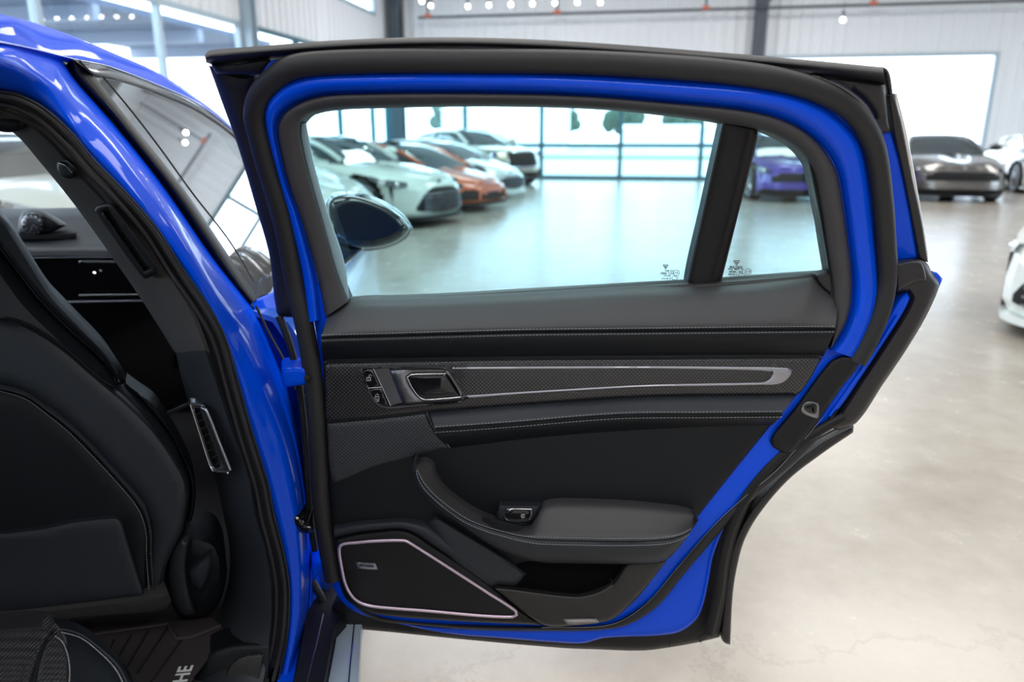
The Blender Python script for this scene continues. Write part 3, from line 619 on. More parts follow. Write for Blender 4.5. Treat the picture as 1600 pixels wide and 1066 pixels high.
def pairloft(name, A, B, prof, m, parent, sub=5, k=10, back=0.02, smooth_=14):
    n = (len(A) - 1) * sub + 1; v = []
    def cr(C, t):
        C = np.array(C, float); i = min(int(t), len(C) - 2); f = t - i
        p0 = C[max(i - 1, 0)]; p1 = C[i]; p2 = C[i + 1]; p3 = C[min(i + 2, len(C) - 1)]
        return 0.5 * (2 * p1 + (p2 - p0) * f + (2 * p0 - 5 * p1 + 4 * p2 - p3) * f * f + (3 * p1 - p0 - 3 * p2 + p3) * f ** 3)
    sm = spline([(a * 100, b * 1000) for a, b in prof], False, 3, 181)
    TT = np.linspace(0, len(A) - 1, n); CA = np.array([cr(A, t) for t in TT]); CB = np.array([cr(B, t) for t in TT])
    for _ in range(smooth_): 
        for C_ in (CA, CB): C_[1:-1] = (C_[:-2] + 2 * C_[1:-1] + C_[2:]) / 4
    for a, b in zip(CA, CB):
        for j in range(k + 1):
            s = j / k; q = a * (1 - s) + b * s; v.append(P(q[0], q[1], q[2] - np.interp(s, sm[:, 0] / 100, sm[:, 1] / 1000)))
    w = k + 1; f = [(i * w + j, i * w + j + 1, (i + 1) * w + j + 1, (i + 1) * w + j) for i in range(n - 1) for j in range(k)]
    if back:
        loop = [i * w for i in range(n)] + [(n - 1) * w + j for j in range(1, w)] + [i * w + k for i in range(n - 2, -1, -1)] + [j for j in range(k - 1, 0, -1)]
        b0 = len(v); v += [v[i] + Vector((-0.45 * back, back, 0)) for i in loop]; L = len(loop)
        f += [(loop[i], loop[(i + 1) % L], b0 + (i + 1) % L, b0 + i) for i in range(L)]
    return mesh_obj(name, v, f, m, parent)
pairloft('body_pillar', WS, OE, [(0,-0.01),(0.12,0.012),(0.35,0.035),(0.55,0.050),(0.75,0.042),(0.92,0.012),(1,-0.015)], BLUE, car, 6, 16, 0.04)
# rubber round the door opening: two ribs
def off(c, k): 
    a = np.array(c, float); t = np.gradient(a[:, :2], axis=0); t /= np.linalg.norm(t, axis=1, keepdims=True)
    n = np.stack([-t[:, 1], t[:, 0]], 1); b = a.copy(); b[:, :2] += n * k; return [tuple(x) for x in b.tolist()]
opening = tube('opening_seal', off(WS, 8), 0.012, 9, RUB, car, 1.0)
tube('opening_seal_rib', off(WS, 21), 0.006, 7.5, RUBS, opening, 1.0)
tube('opening_seal_rib', off(WS, 1), 0.012, 3, RUBS, opening, 1.0)

bk = lambda c, e: [(x, y, Y_ + e) for x, y, Y_ in c]
pairloft('seal_backing', bk(off(WS, 2), 0.012), bk(off(WS, 36), 0.012), [(0,0),(0.5,0.002),(1,0)], RUB, opening, 5, 4, 0.02, 2)
relief('headliner_edge', [(-260,60),(-100,140),(0,172),(30,180),(52,190),(40,200),(20,207),(0,204),(-120,196),(-260,190)], 0.0, LDK, car, h=0.02, r=10, step=10, back=0.05, Y=constY(1.13))
# pillar trim
TA = [(-200,150,0.85),(-60,160,1.0),(11,172,1.08),(50,186,1.10),(84,207,1.11),(118,234,1.12),(174,296,1.15),(219,353,1.17),(258,410,1.18),(302,481,1.19),(328,551,1.20)]
TB = [(-200,185,0.95),(-60,190,1.12),(0,200,1.18),(20,207,1.20),(38,224,1.21),(53,242,1.22),(101,300,1.24),(135,345,1.26),(169,393,1.27),(225,474,1.28),(273,551,1.28)]
pil = pairloft('pillar_trim', TA, TB, [(0,-0.01),(0.15,0.010),(0.5,0.018),(0.85,0.012),(1,-0.02)], CLOTH, car, 5, 10, 0.05, 3)
LA = [(326,549,1.20),(335,575,1.205),(349,616,1.21),(370,680,1.215),(394,743,1.22),(402,800,1.22),(424,872,1.22),(431,945,1.21),(428,1006,1.19),(422,1066,1.16),(410,1130,1.1)]
LB = [(274,549,1.28),(283,590,1.29),(298,640,1.30),(320,700,1.31),(340,760,1.31),(350,810,1.30),(362,872,1.30),(362,927,1.29),(348,981,1.26),(326,1017,1.22),(285,1090,1.13)]
pairloft('lower_pillar_trim', LA, LB, [(0,-0.01),(0.12,0.012),(0.5,0.022),(0.85,0.012),(1,-0.02)], LSH, car, 5, 10, 0.06, 3)
Yp = planeY((100,230,1.14),(328,551,1.20),(225,474,1.26))
relief('upper_air_vent', [(148,330),(152,323),(168,319),(176,324),(246,419),(246,427),(228,436),(221,432)], 0.02, PLA, pil, h=0.006, r=4, step=8, back=0.02, Y=Yp, holes=[[(160,330),(170,328),(236,420),(226,424)]])
relief('vent_slot', [(158,329),(171,326),(239,421),(226,427)], 0.004, DARK, pil, h=0, r=0, step=20, back=0.004, Y=Yp)
mb = MB()
for i in range(9):
    t = (i + 0.5) / 9; x = 165 + t * 66; y = 330 + t * 91
    mb.tube([P(x - 6, y + 1.5, Yp(x, y) - 0.008), P(x + 6, y - 3, Yp(x, y) - 0.008)], 0.0008, 5)
mb.build('vent_vanes', PLA, pil)
# coat hook
relief('coat_hook', [(89,256),(96,249),(104,249),(120,264),(122,272),(112,279),(98,276),(90,266)], 0.020, PLA, pil, h=0.012, r=9, step=5, back=0.02, Y=Yp)
tube('coat_hook_tongue', [(96,255),(103,257),(110,264),(116,270)], 0.034, 3.5, GLOSSB, pil, Y=Yp)
# lower vent with bright frame
Yv = planeY((300,632,1.27),(335,740,1.27),(321,636,1.24))
low = relief('lower_air_vent', [(296,631),(303,628),(322,637),(361,734),(356,740),(333,738),(326,728)], 0.016, SATIN, car, h=0.006, r=4, step=6, back=0.03, Y=Yv, holes=[[(303,638),(312,638),(347,730),(336,732),(331,724)]])
tube('vent_chrome', [(297,632),(311,675),(328,728),(334,737),(356,739)], 0.024, 1.6, CHR, low, Y=Yv)
tube('vent_chrome', [(316,637),(322,640),(341,687),(360,735)], 0.024, 3, ALU, low, Y=Yv)
relief('vent_slot', [(300,634),(314,636),(350,732),(334,735)], -0.002, DARK, low, h=0, r=0, step=20, back=0.004, Y=Yv)
mb = MB()
for i in range(8):
    t = (i + 0.6) / 8; x = 307 + t * 34; y = 640 + t * 90
    mb.tube([P(x - 5, y + 2, Yv(x, y) - 0.01), P(x + 6, y - 3, Yv(x, y) - 0.01)], 0.0009, 5)
mb.build('vent_vanes', PLA, low)

# black strip at the front door's rear edge, front door glass and its frame
Yg = planeY((144,115,1.33),(396,458,1.44),(363,210,2.35))
BS_A = [(107,90,1.30),(103,107,1.31),(107,119,1.31),(158,167,1.33),(197,214,1.34),(265,300,1.36),(338,412,1.39),(392,476,1.41)]
BS_B = [(122,93,1.32),(138,106,1.325),(144,114,1.33),(197,183,1.345),(232,226,1.36),(290,300,1.38),(352,392,1.41),(402,466,1.44)]
pairloft('front_door_edge', BS_A, BS_B, [(0,-0.01),(0.2,0.016),(0.5,0.022),(0.8,0.014),(1,-0.002)], mat('satin_black', (0.006, 0.007, 0.010), 0.42, spec=0.35), car, 6, 8, 0.05, 4)
fw = relief('front_door_window', [(140,112),(170,119),(253,147),(310,173),(363,210),(400,245),(460,330),(500,420),(400,466)], 0.0, mat('tinted_window', (0.55, 0.57, 0.58), 0.0, 0.75, coat=1.0, coat_rough=0.0), car, flat=True, h=0, r=0, step=30, back=0.004, Y=Yg)
tube('glass_parting_line', [(162,121),(200,166),(248,228),(300,300),(360,378),(396,440)], 0.003, 0.9, DARK, fw, Y=Yg)
fY = lambda c, e: [(x, y, Yg(x, y) - e) for x, y in c]
pairloft('window_frame_strip', fY([(113,92),(169,104),(253,136),(310,163),(366,206),(410,250)], 0.012), fY([(141,113),(169,119),(253,147),(310,173),(364,211),(408,256)], 0.012), [(0,0),(0.5,0.004),(1,0.0)], mat('frame_gloss', (0.14, 0.14, 0.15), 0.12, 0.6, coat=0.8), car, 8, 4, 0.02, 2)
tube('window_frame_seal', fY([(124,95),(141,112),(169,118),(253,146),(310,172),(364,210),(410,255)], 0.016), 0.0, 2.3, RUBS, car)

# front door skin and front wing beyond the opening
def xs(Y): return -0.35 - 0.13 * (Y - 1.25)
ys = [1.40, 1.6, 1.9, 2.2, 2.6, 3.0, 3.35, 3.7, 4.0]
def wing(dx, z, k=0.0): return [Vector((xs(y) + dx - k * max(0, y - 3.3) ** 2, y, z - 0.04 * max(0, (y - 2.4)) )) for y in ys]
loft('front_door_skin', [wing(-0.17, 0.945), wing(-0.155, 0.93), wing(-0.07, 0.90), wing(-0.035, 0.84), wing(-0.02, 0.76), wing(-0.03, 0.66), wing(-0.035, 0.55), wing(-0.015, 0.40), wing(-0.03, 0.27)], mat('blue_paint_lit', (0.10, 0.26, 0.62), 0.22, 0.5, coat=1.0), car, 40, True, (-0.03, 0, 0))  # car blue made paler; window reflections are put into the colour
loft('waist_trim', [[p + Vector((0.002, 0, 0.004)) for p in wing(-0.172, 0.95)], [p + Vector((0.006, 0, 0)) for p in wing(-0.160, 0.94)]], GLOSSB, car, 40, True, (-0.02, 0, -0.004))
# exterior mirror
mir = relief('door_mirror', [(512,318),(520,309),(540,305),(565,308),(600,321),(628,340),(641,356),(634,368),(612,382),(575,389),(540,384),(522,375),(514,345)], 0.0, GLOSSB, car, h=0.05, r=22, step=8, back=0.10, Y=constY(2.22), closed_back=True)
relief('mirror_shell', [(508,320),(518,306),(540,302),(568,305),(604,319),(633,339),(645,357),(637,372),(612,386),(575,393),(540,389),(519,380),(510,350)], 0.0, mat('mirror_paint', (0.010, 0.013, 0.020), 0.15, 0.0, coat=1.0), mir, h=0.03, r=14, step=8, back=0.06, Y=constY(2.30), closed_back=True)
relief('mirror_glass', [(520,322),(540,314),(565,315),(600,328),(620,343),(628,356),(612,368),(575,377),(542,373),(524,362)], 0.052, mat('mirror_reflection_paint', (0.010, 0.012, 0.018), 0.25, spec=0.3), mir, h=0.004, r=5, step=9, back=0.01, Y=constY(2.225))  # dark reflection is painted as a near-black base colour, nothing is mirrored
relief('mirror_foot', [(520,372),(548,384),(570,388),(560,396),(530,422),(522,420)], 0.0, GLOSSB, mir, h=0.02, r=8, step=6, back=0.06, Y=constY(2.25))

# door jamb behind the pillar, hinges, check strap
JA = [(394,474,1.41),(424,540,1.41),(452,610,1.40),(470,690,1.38),(478,760,1.37),(485,850,1.36),(486,930,1.34),(476,990,1.31)]
JB = [(478,440,1.50),(498,540,1.50),(508,610,1.48),(512,690,1.46),(516,760,1.45),(524,850,1.44),(530,930,1.42),(534,990,1.38)]
pairloft('door_jamb', JA, JB, [(0,-0.0),(0.2,-0.02),(0.6,-0.03),(1,0)], BLUE, car, 6, 8, 0.0 or 0.02)
tube('jamb_seal', [(400,478,1.37),(420,520,1.365),(445,566,1.35),(462,610,1.35)], 0.0, 2.2, RUB, car)
tube('jamb_seal', [(436,494),(450,530),(461,570),(470,620),(478,700),(484,800),(492,860)], -0.04, 6, RUB, car)
tube('jamb_seal', [(470,494),(482,560),(490,640),(494,720),(497,800)], -0.03, 9, RUB, car)
hg = relief('door_hinge', [(440,578),(446,574),(482,575),(486,583),(484,600),(446,606),(441,598)], 0.0, BLUE, car, h=0.010, r=6, step=7, back=0.06, Y=constY(1.27))
MB().tube([P(480,574,1.265), P(482,603,1.265)], 0.006, 12).build('hinge_pin', DARK, hg)
hg2 = relief('door_hinge', [(487,884),(500,880),(512,880),(520,884),(520,894),(506,894),(497,900),(492,908),(487,900)], 0.0, BLUE, car, h=0.010, r=5, step=6, back=0.06, Y=constY(1.31))
MB().tube([P(516,876,1.30), P(517,900,1.30)], 0.005, 12).build('hinge_pin', DARK, hg2)
MB().tube([P(482,825,1.28), P(517,827,1.28)], 0.0022, 8).build('check_strap', CHR, car)
relief('check_strap_mount', [(444,808),(462,803),(472,810),(476,818),(490,821),(490,829),(478,835),(468,832),(462,825),(446,822)], 0.0, GLOSSB, car, h=0.014, r=6, step=5, back=0.08, Y=constY(1.255))
relief('jamb_recess', [(468,606),(484,604),(500,606),(506,700),(512,800),(506,806),(486,800),(478,740),(472,670)], 0.0, PLA, car, h=0.01, r=8, step=10, back=0.04, Y=constY(1.36))
tube('wiring_harness', [(476,618),(482,660),(487,700),(494,740),(502,752),(512,756)], 0, 6, RUB, car, Y=constY(1.345))
MB().ball(P(480, 591, 1.255), 0.006).build('hinge_bolt', DARK, hg)
tube('wiring_gaiter', [(486,905),(500,930),(512,960),(522,985)], 0.0, 7, RUB, car, Y=constY(1.36))

# sill
def fl(px, py, z): return floor_pt(px, py, z)
def slab(name, poly, z, th, m, parent=car):
    top = [fl(x, y, z) for x, y in poly]; n = len(top); v = top + [p - Vector((0, 0, th)) for p in top]
    f = [tuple(range(n)), tuple(reversed(range(n, 2 * n)))] + [(i, (i + 1) % n, n + (i + 1) % n, n + i) for i in range(n)]
    return mesh_obj(name, v, f, m, parent)
slab('sill_cover', [(470,880),(524,900),(540,960),(522,980),(506,1066),(490,1140),(440,1140),(460,1066),(476,980)], 0.30, 0.12, PLA)
slab('sill_step', [(524,940),(570,950),(563.6,985),(560,1066),(556,1140),(485,1140),(503,1066),(520,980)], 0.27, 0.03, SILL)
tube('sill_ridge', [(555,960),(551,1000),(545,1066),(540,1140)], 0.0, 1.5, CHR, car, Y=lambda x, y: floor_pt(x, y, 0.272).y)
tube('sill_ridge', [(528,960),(524,1000),(512,1066),(500,1140)], 0.0, 1.5, SATIN, car, Y=lambda x, y: floor_pt(x, y, 0.272).y)
tube('sill_rubber_line', [(505,960),(494,1010),(480,1066),(465,1130)], 0.0, 1.5, SATIN, car, Y=lambda x, y: floor_pt(x, y, 0.302).y)
slab('sill_side', [(420,900),(470,900),(474,980),(458,1066),(440,1140),(380,1140),(420,1066)], 0.27, 0.10, BLUE)

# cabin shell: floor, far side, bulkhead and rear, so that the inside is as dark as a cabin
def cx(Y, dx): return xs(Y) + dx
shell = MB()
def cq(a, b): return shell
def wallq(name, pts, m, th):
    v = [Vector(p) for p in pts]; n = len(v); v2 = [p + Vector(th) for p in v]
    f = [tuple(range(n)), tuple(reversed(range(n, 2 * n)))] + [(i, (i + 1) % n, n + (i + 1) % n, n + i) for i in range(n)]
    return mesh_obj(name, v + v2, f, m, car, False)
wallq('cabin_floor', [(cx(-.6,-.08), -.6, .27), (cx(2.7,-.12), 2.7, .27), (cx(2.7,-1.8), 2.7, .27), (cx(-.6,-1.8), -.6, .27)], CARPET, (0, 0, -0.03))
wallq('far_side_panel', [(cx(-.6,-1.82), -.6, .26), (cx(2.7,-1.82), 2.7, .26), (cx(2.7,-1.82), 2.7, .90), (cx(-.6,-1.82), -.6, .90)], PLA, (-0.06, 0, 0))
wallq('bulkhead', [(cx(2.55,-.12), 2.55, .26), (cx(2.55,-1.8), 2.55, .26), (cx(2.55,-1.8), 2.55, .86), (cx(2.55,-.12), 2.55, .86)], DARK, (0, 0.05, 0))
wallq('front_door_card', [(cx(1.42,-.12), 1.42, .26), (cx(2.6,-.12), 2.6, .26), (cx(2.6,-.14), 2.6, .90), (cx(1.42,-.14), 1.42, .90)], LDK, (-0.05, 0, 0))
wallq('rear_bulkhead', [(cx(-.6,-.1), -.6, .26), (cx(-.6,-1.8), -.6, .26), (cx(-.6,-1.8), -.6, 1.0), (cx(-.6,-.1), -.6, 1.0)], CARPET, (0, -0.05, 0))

# dashboard
Yd = constY(2.1)
dash = pairloft('dashboard', [(-160,337,2.35),(0,337,2.30),(40,338,2.28),(104,336,2.26),(150,336,2.24),(260,338,2.22)], [(-160,402,2.05),(0,400,2.04),(60,400,2.03),(120,400,2.02),(180,400,2.0),(280,402,1.98)], [(0,0),(0.3,0.02),(0.55,0.03),(0.8,0.07),(1,0.04)], LSH, car, 5, 12, 0.25)
relief('dash_fascia', [(-160,398),(280,396),(330,520),(300,640),(-160,640)], 0.0, GLOSSB, dash, h=0.0, r=0, step=50, back=0.05, Y=constY(2.07))
relief('dash_panel', [(122,404),(280,404),(280,466),(124,466)], 0.02, GLOSSB, dash, h=0.004, r=4, step=30, back=0.03, Y=constY(2.06))
tube('dash_chrome', [(30,403),(120,402),(200,402),(270,404)], 0, 1.3, ALU, dash, Y=constY(2.02))
tube('dash_chrome', [(124,461),(160,460.5),(200,460),(250,460)], 0, 1.9, CHR, dash, Y=constY(2.02))
tube('dash_chrome', [(100,472),(150,471),(200,470),(260,469)], 0, 2.6, ALU, dash, Y=constY(2.02))
relief('dash_lip', [(26,366),(120,364),(118,374),(30,375)], 0.0, DARK, dash, h=0.004, r=3, step=20, back=0.03, Y=constY(2.08))
clk = relief('clock_hood', [(28,366),(30,345),(36,332),(50,329),(66,331),(84,340),(104,352),(92,358),(72,366)], 0, LSH, dash, h=0.03, r=12, step=6, back=0.06, Y=constY(2.10), closed_back=True)
relief('clock_face', [(34,360),(34,345),(44,333),(58,333),(68,345),(68,358),(60,365),(42,366)], 0.034, mat('clock_dial', (0.06, 0.055, 0.07), 0.15, 0.3, coat=1.0), clk, h=0.003, r=3, step=6, back=0.01, Y=constY(2.10))
mb = MB(); c0 = P(51, 351, 2.058)
for i in range(12):
    a = i * math.pi / 6; mb.tube([c0 + Vector((math.cos(a) * .022, 0, math.sin(a) * .022)), c0 + Vector((math.cos(a) * .027, 0, math.sin(a) * .027))], 0.0012, 5)
mb.tube([c0, c0 + Vector((0.012, 0, -0.010))], 0.001, 5).tube([c0, c0 + Vector((-0.008, 0, -0.016))], 0.001, 5)
mb.build('clock_marks', ALU, clk, False)
tube('fascia_light', [(146,425.5),(149,426.5)], 0.03, 1.4, mat('fascia_lamp', (1, 1, 1), 0.3, emit=(1, 0.95, 0.9), estr=1.5), dash, Y=constY(2.05))

# ---- front seat, seen from behind
def Ys(px, py):   # seat back leans back towards the viewer lower down
    return 1.36 - 0.10 * min(max((py - 330) / 600.0, 0), 1) + 0.05 * (px - 150) / 300.0
seat = relief('front_seat', [(-260,300),(-60,300),(0,384),(28,420),(56,458),(84,487),(113,514),(141,541),(169,568),(190,596),(230,636),(262,676),(288,727),(298,760),(294,810),(286,833),(268,868),(262,900),(266,930),(255,950),(0,976),(-260,985)], 0.0, LSH, car, h=0.07, r=70, step=14, back=0.12, Y=Ys, ostep=7)
relief('seat_side_bolster', [(-260,230),(-60,270),(0,334),(17,352),(50,404),(84,457),(113,488),(141,517),(162,538),(180,559),(190,574),(195,588),(197,598),(186,602),(176,590),(156,560),(113,518),(84,490),(56,460),(28,424),(0,388),(-60,320)], 0.035, LDK, seat, h=0.045, r=22, step=9, back=0.12, Y=Ys)
tube('bolster_seam', [(0,388),(28,424),(56,461),(84,491),(113,519),(150,552),(172,577),(182,599)], 0.05, 1.2, DARK, seat, Y=Ys)
stitches('stitching', [(4,384),(30,417),(60,455),(88,484),(117,512),(152,545),(176,573),(187,599)], 0.062, seat, Y=Ys, pitch=4.5, ln=3)
relief('seat_side_panel', [(-260,420),(-60,460),(0,494),(30,502),(56,514),(85,532),(113,553),(140,577),(160,594),(200,628),(240,668),(272,712),(294,757),(290,810),(284,833),(262,880),(252,925),(233,932),(232,880),(236,828),(224,790),(182,740),(115,670),(44,618),(0,604),(-260,560)], 0.058, LSH, seat, h=0.022, r=16, step=11, back=0.05, Y=Ys)
tube('seat_piping', [(-100,455),(0,494),(30,502),(56,514),(85,532),(113,553),(140,577),(160,594),(176,604)], 0.066, 2.0, LDK, seat, Y=Ys)
relief('seat_back_shell', [(-260,570),(0,608),(42,620),(75,643),(113,674),(180,744),(220,792),(232,828),(230,880),(232,940),(0,965),(-260,975)], 0.066, LDK, seat, h=0.014, r=12, step=14, back=0.04, Y=Ys)
tube('shell_piping', [(-100,590),(0,605),(42,618),(75,641),(115,672),(182,742),(223,791),(235,829),(236,870),(240,930)], 0.085, 1.8, LSH, seat, Y=Ys)
stitches('stitching', [(0,611),(40,624),(72,647),(111,679),(177,748),(216,796),(228,832),(229,870),(233,925)], 0.084, seat, Y=Ys, pitch=4.5, ln=3)
relief('seat_pocket', [(-260,840),(0,832),(40,828),(75,823),(110,815),(140,811),(180,808),(190,812),(198,840),(212,885),(228,934),(0,962),(-260,972)], 0.086, LSH, seat, h=0.010, r=8, step=14, back=0.03, Y=Ys)
relief('seat_base_carpet', [(-260,966),(0,958),(110,947),(232,932),(262,926),(268,938),(256,953),(150,964),(0,979),(-260,990)], 0.10, CARPET, seat, h=0.02, r=12, step=10, back=0.06, Y=Ys)
relief('seat_bracket', [(196,598),(212,610),(240,630),(262,662),(284,700),(302,742),(306,775),(300,812),(292,834),(286,832),(295,800),(298,760),(288,726),(262,676),(230,636)], 0.0, LDK, seat, h=0.02, r=7, step=8, back=0.06, Y=Ys)
rec = relief('recliner_cover', [(263,872),(268,856),(278,842),(290,830),(298,831),(318,835),(340,845),(352,870),(354,900),(346,935),(330,958),(300,967),(278,960),(266,935)], 0.0, LDK, seat, h=0.05, r=28, step=9, back=0.10, Y=constY(1.30))
relief('recliner_ring', [(264,875),(272,853),(290,831),(300,833),(294,860),(292,890),(298,930),(306,960),(286,962),(272,945),(264,910)], 0.04, LSH, rec, h=0.02, r=10, step=7, back=0.05, Y=constY(1.29))
relief('recliner_knob', [(296,893),(304,884),(322,868),(332,866),(330,885),(324,905),(314,925),(300,912)], 0.05, LSH, rec, h=0.02, r=10, step=6, back=0.05, Y=constY(1.29))
MB().tube([P(262,646,1.34), P(276,640,1.34), P(300,630,1.33), P(312,628,1.33)], 0.004, 8).build('belt_anchor', LSH, car)

# rear seat cushion corner
Yr = planeY((0,985,0.92),(200,1040,0.98),(60,1066,0.80))
rs_ = relief('rear_seat_cushion', [(-260,975),(0,982),(60,979),(92,979),(128,989),(163,1014),(190,1040),(207,1066),(230,1140),(-260,1140)], 0.0, LDK, car, h=0.05, r=30, step=12, back=0.02, Y=lambda x, y: 1.0 - 0.0016 * (y - 980))
relief('cushion_centre', [(-260,985),(0,984),(60,980),(88,982),(70,1005),(56,1040),(40,1090),(20,1140),(-260,1140)], 0.045, SEATW, rs_, h=0.012, r=8, step=12, back=0.04, Y=lambda x, y: 1.0 - 0.0016 * (y - 980))
relief('cushion_insert', [(76,1002),(88,994),(98,1006),(106,1025),(108,1066),(106,1120),(48,1120),(56,1066),(64,1030)], 0.045, SEATW, rs_, h=0.010, r=6, step=10, back=0.03, Y=lambda x, y: 1.0 - 0.0016 * (y - 980))
tube('cushion_piping', [(84,990),(97,984),(128,993),(160,1017),(186,1043),(202,1075)], 0.05, 1.4, LSH, rs_, Y=lambda x, y: 1.0 - 0.0016 * (y - 980))
stitches('stitching', [(86,994),(98,1004),(106,1025),(109,1050),(107,1080)], 0.06, rs_, Y=lambda x, y: 1.0 - 0.0016 * (y - 980), pitch=4, ln=2.6)
stitches('stitching', [(96,988),(126,997),(156,1020),(180,1045),(196,1075)], 0.058, rs_, Y=lambda x, y: 1.0 - 0.0016 * (y - 980), pitch=4, ln=2.6)
# inside sill trim at the bottom right of the footwell
relief('step_trim', [(347,1010),(372,1005),(424,1002),(424,1030),(420,1066),(408,1140),(290,1140),(300,1066),(326,1022)], 0.02, LDK, car, h=0.012, r=8, step=10, back=0.05, Y=lambda x, y: 1.22 - 0.0005 * (y - 1000))
relief('step_trim_inset', [(380,1026),(406,1022),(412,1024),(404,1066),(396,1110),(340,1110),(348,1066),(362,1038)], 0.036, SEATW, car, h=0.003, r=4, step=12, back=0.01, Y=lambda x, y: 1.22 - 0.0005 * (y - 1000))
# floor mat with ribs: lies loose on the carpet
zf = 0.305
mat_o = slab('floor_mat', [(120,985),(200,972),(258,972),(330,965),(352,985),(330,1022),(300,1060),(270,1140),(150,1140),(150,1060)], zf, 0.004, MAT_FL, None)
tagp(mat_o, 'dark ribbed floor mat with white lettering behind the front seat of the blue car', 'floor mat')
mb = MB()
for x0, y0, x1, y1 in ((178,1000,158,1040),(205,992,172,1050),(232,985,185,1066),(262,980,215,1052),(285,998,236,1066)):
    mb.tube([fl(x0, y0, zf + .001), fl(x1, y1, zf + .001)], 0.0022, 6)
mb.build('mat_groove', DARK, mat_o)
mb = MB(); mb.tube([fl(x, y, zf + .003) for x, y in ((140,992),(262,975),(276,999),(300,996),(345,978))], 0.004, 8); mb.build('mat_edge', MAT_FL, mat_o)
q0 = fl(291, 1044, zf + .002); q1 = fl(268, 1100, zf + .002); ux = (q1 - q0).normalized()
text('mat_lettering', 'PORSCHE', 0.036, WHITEINK, mat_o, q0 - ux * -0.072, -ux, Vector((0, 0, 1)).cross(-ux), 0.0004, True)

# ================================================================ THE SHOWROOM
def st(o, name=None): o['kind'] = 'structure'; return o
def concrete():
    m = bpy.data.materials.new('polished_concrete'); m.use_nodes = True; nt = m.node_tree; b = nt.nodes['Principled BSDF']; N = nt.nodes.new; L = nt.links.new
    tc = N('ShaderNodeTexCoord')
    def noise(sc, det, ro=0.6):
        n = N('ShaderNodeTexNoise'); n.inputs['Scale'].default_value = sc; n.inputs['Detail'].default_value = det; n.inputs['Roughness'].default_value = ro; L(tc.outputs['Object'], n.inputs['Vector']); return n
    n1 = noise(0.7, 5); n2 = noise(4.5, 6, 0.7); n3 = noise(60, 3)
    r1 = N('ShaderNodeValToRGB'); r1.color_ramp.elements[0].color = (0.30, 0.27, 0.23, 1); r1.color_ramp.elements[1].color = (0.46, 0.425, 0.375, 1)
    r1.color_ramp.elements[0].position = 0.3; r1.color_ramp.elements[1].position = 0.66
    mx = N('ShaderNodeMix'); mx.data_type = 'FLOAT'; mx.inputs[0].default_value = 0.45; L(n1.outputs['Fac'], mx.inputs[2]); L(n2.outputs['Fac'], mx.inputs[3]); L(mx.outputs[0], r1.inputs[0])
    # hairline cracks
    vo = N('ShaderNodeTexVoronoi'); vo.feature = 'DISTANCE_TO_EDGE'; vo.inputs['Scale'].default_value = 0.35
    dm = N('ShaderNodeVectorMath'); dm.operation = 'ADD'; sc = N('ShaderNodeVectorMath'); sc.operation = 'SCALE'; sc.inputs['Scale'].default_value = 0.5
    L(n2.outputs['Color'], sc.inputs[0]); L(tc.outputs['Object'], dm.inputs[0]); L(sc.outputs[0], dm.inputs[1]); L(dm.outputs[0], vo.inputs['Vector'])
    cr = N('ShaderNodeValToRGB'); cr.color_ramp.elements[0].position = 0.0; cr.color_ramp.elements[1].position = 0.006; cr.color_ramp.elements[0].color = (0.86, 0.86, 0.86, 1)
    L(vo.outputs['Distance'], cr.inputs[0])
    ml = N('ShaderNodeMix'); ml.data_type = 'RGBA'; ml.blend_type = 'MULTIPLY'; ml.inputs[0].default_value = 1; L(r1.outputs[0], ml.inputs[6]); L(cr.outputs[0], ml.inputs[7])
    L(ml.outputs[2], b.inputs['Base Color'])
    rr = N('ShaderNodeMapRange'); rr.inputs[3].default_value = 0.16; rr.inputs[4].default_value = 0.34; L(n2.outputs['Fac'], rr.inputs[0]); L(rr.outputs[0], b.inputs['Roughness'])
    bp = N('ShaderNodeBump'); bp.inputs['Strength'].default_value = 0.12; bp.inputs['Distance'].default_value = 0.01; L(n1.outputs['Fac'], bp.inputs['Height']); L(bp.outputs[0], b.inputs['Normal'])
    b.inputs['Specular IOR Level'].default_value = 0.75
    return m
def corrug(name, base, scale, ang):
    m = bpy.data.materials.new(name); m.use_nodes = True; nt = m.node_tree; b = nt.nodes['Principled BSDF']; N = nt.nodes.new; L = nt.links.new
    b.inputs['Base Color'].default_value = (*base, 1); b.inputs['Roughness'].default_value = 0.45
    return m
WALLM = corrug('white_metal_sheet', (0.84, 0.87, 0.91), 1, 0)
FRAME = mat('steel_frame', (0.07, 0.09, 0.11), 0.5)
ALUF = mat('mullion', (0.42, 0.52, 0.60), 0.4, 0.2)
DKF = mat('dark_mullion', (0.05, 0.14, 0.18), 0.4, 0.2)
PAVE = mat('outside_paving', (0.40, 0.40, 0.39), 0.8, bump=(3, 0.2, 0.01))
GRASS = mat('grass', (0.07, 0.16, 0.04), 0.9, bump=(20, 0.6, 0.05))
st(mesh_obj('floor', [R(-0.2, -0.2), R(27, -0.2), R(27, 33), R(-0.2, 33), R(-0.2, -0.2, -.1), R(27, -0.2, -.1), R(27, 33, -.1), R(-0.2, 33, -.1)], [(0, 1, 2, 3), (7, 6, 5, 4), (0, 4, 5, 1), (1, 5, 6, 2), (2, 6, 7, 3), (3, 7, 4, 0)], concrete(), None, False))
HT = 6.6
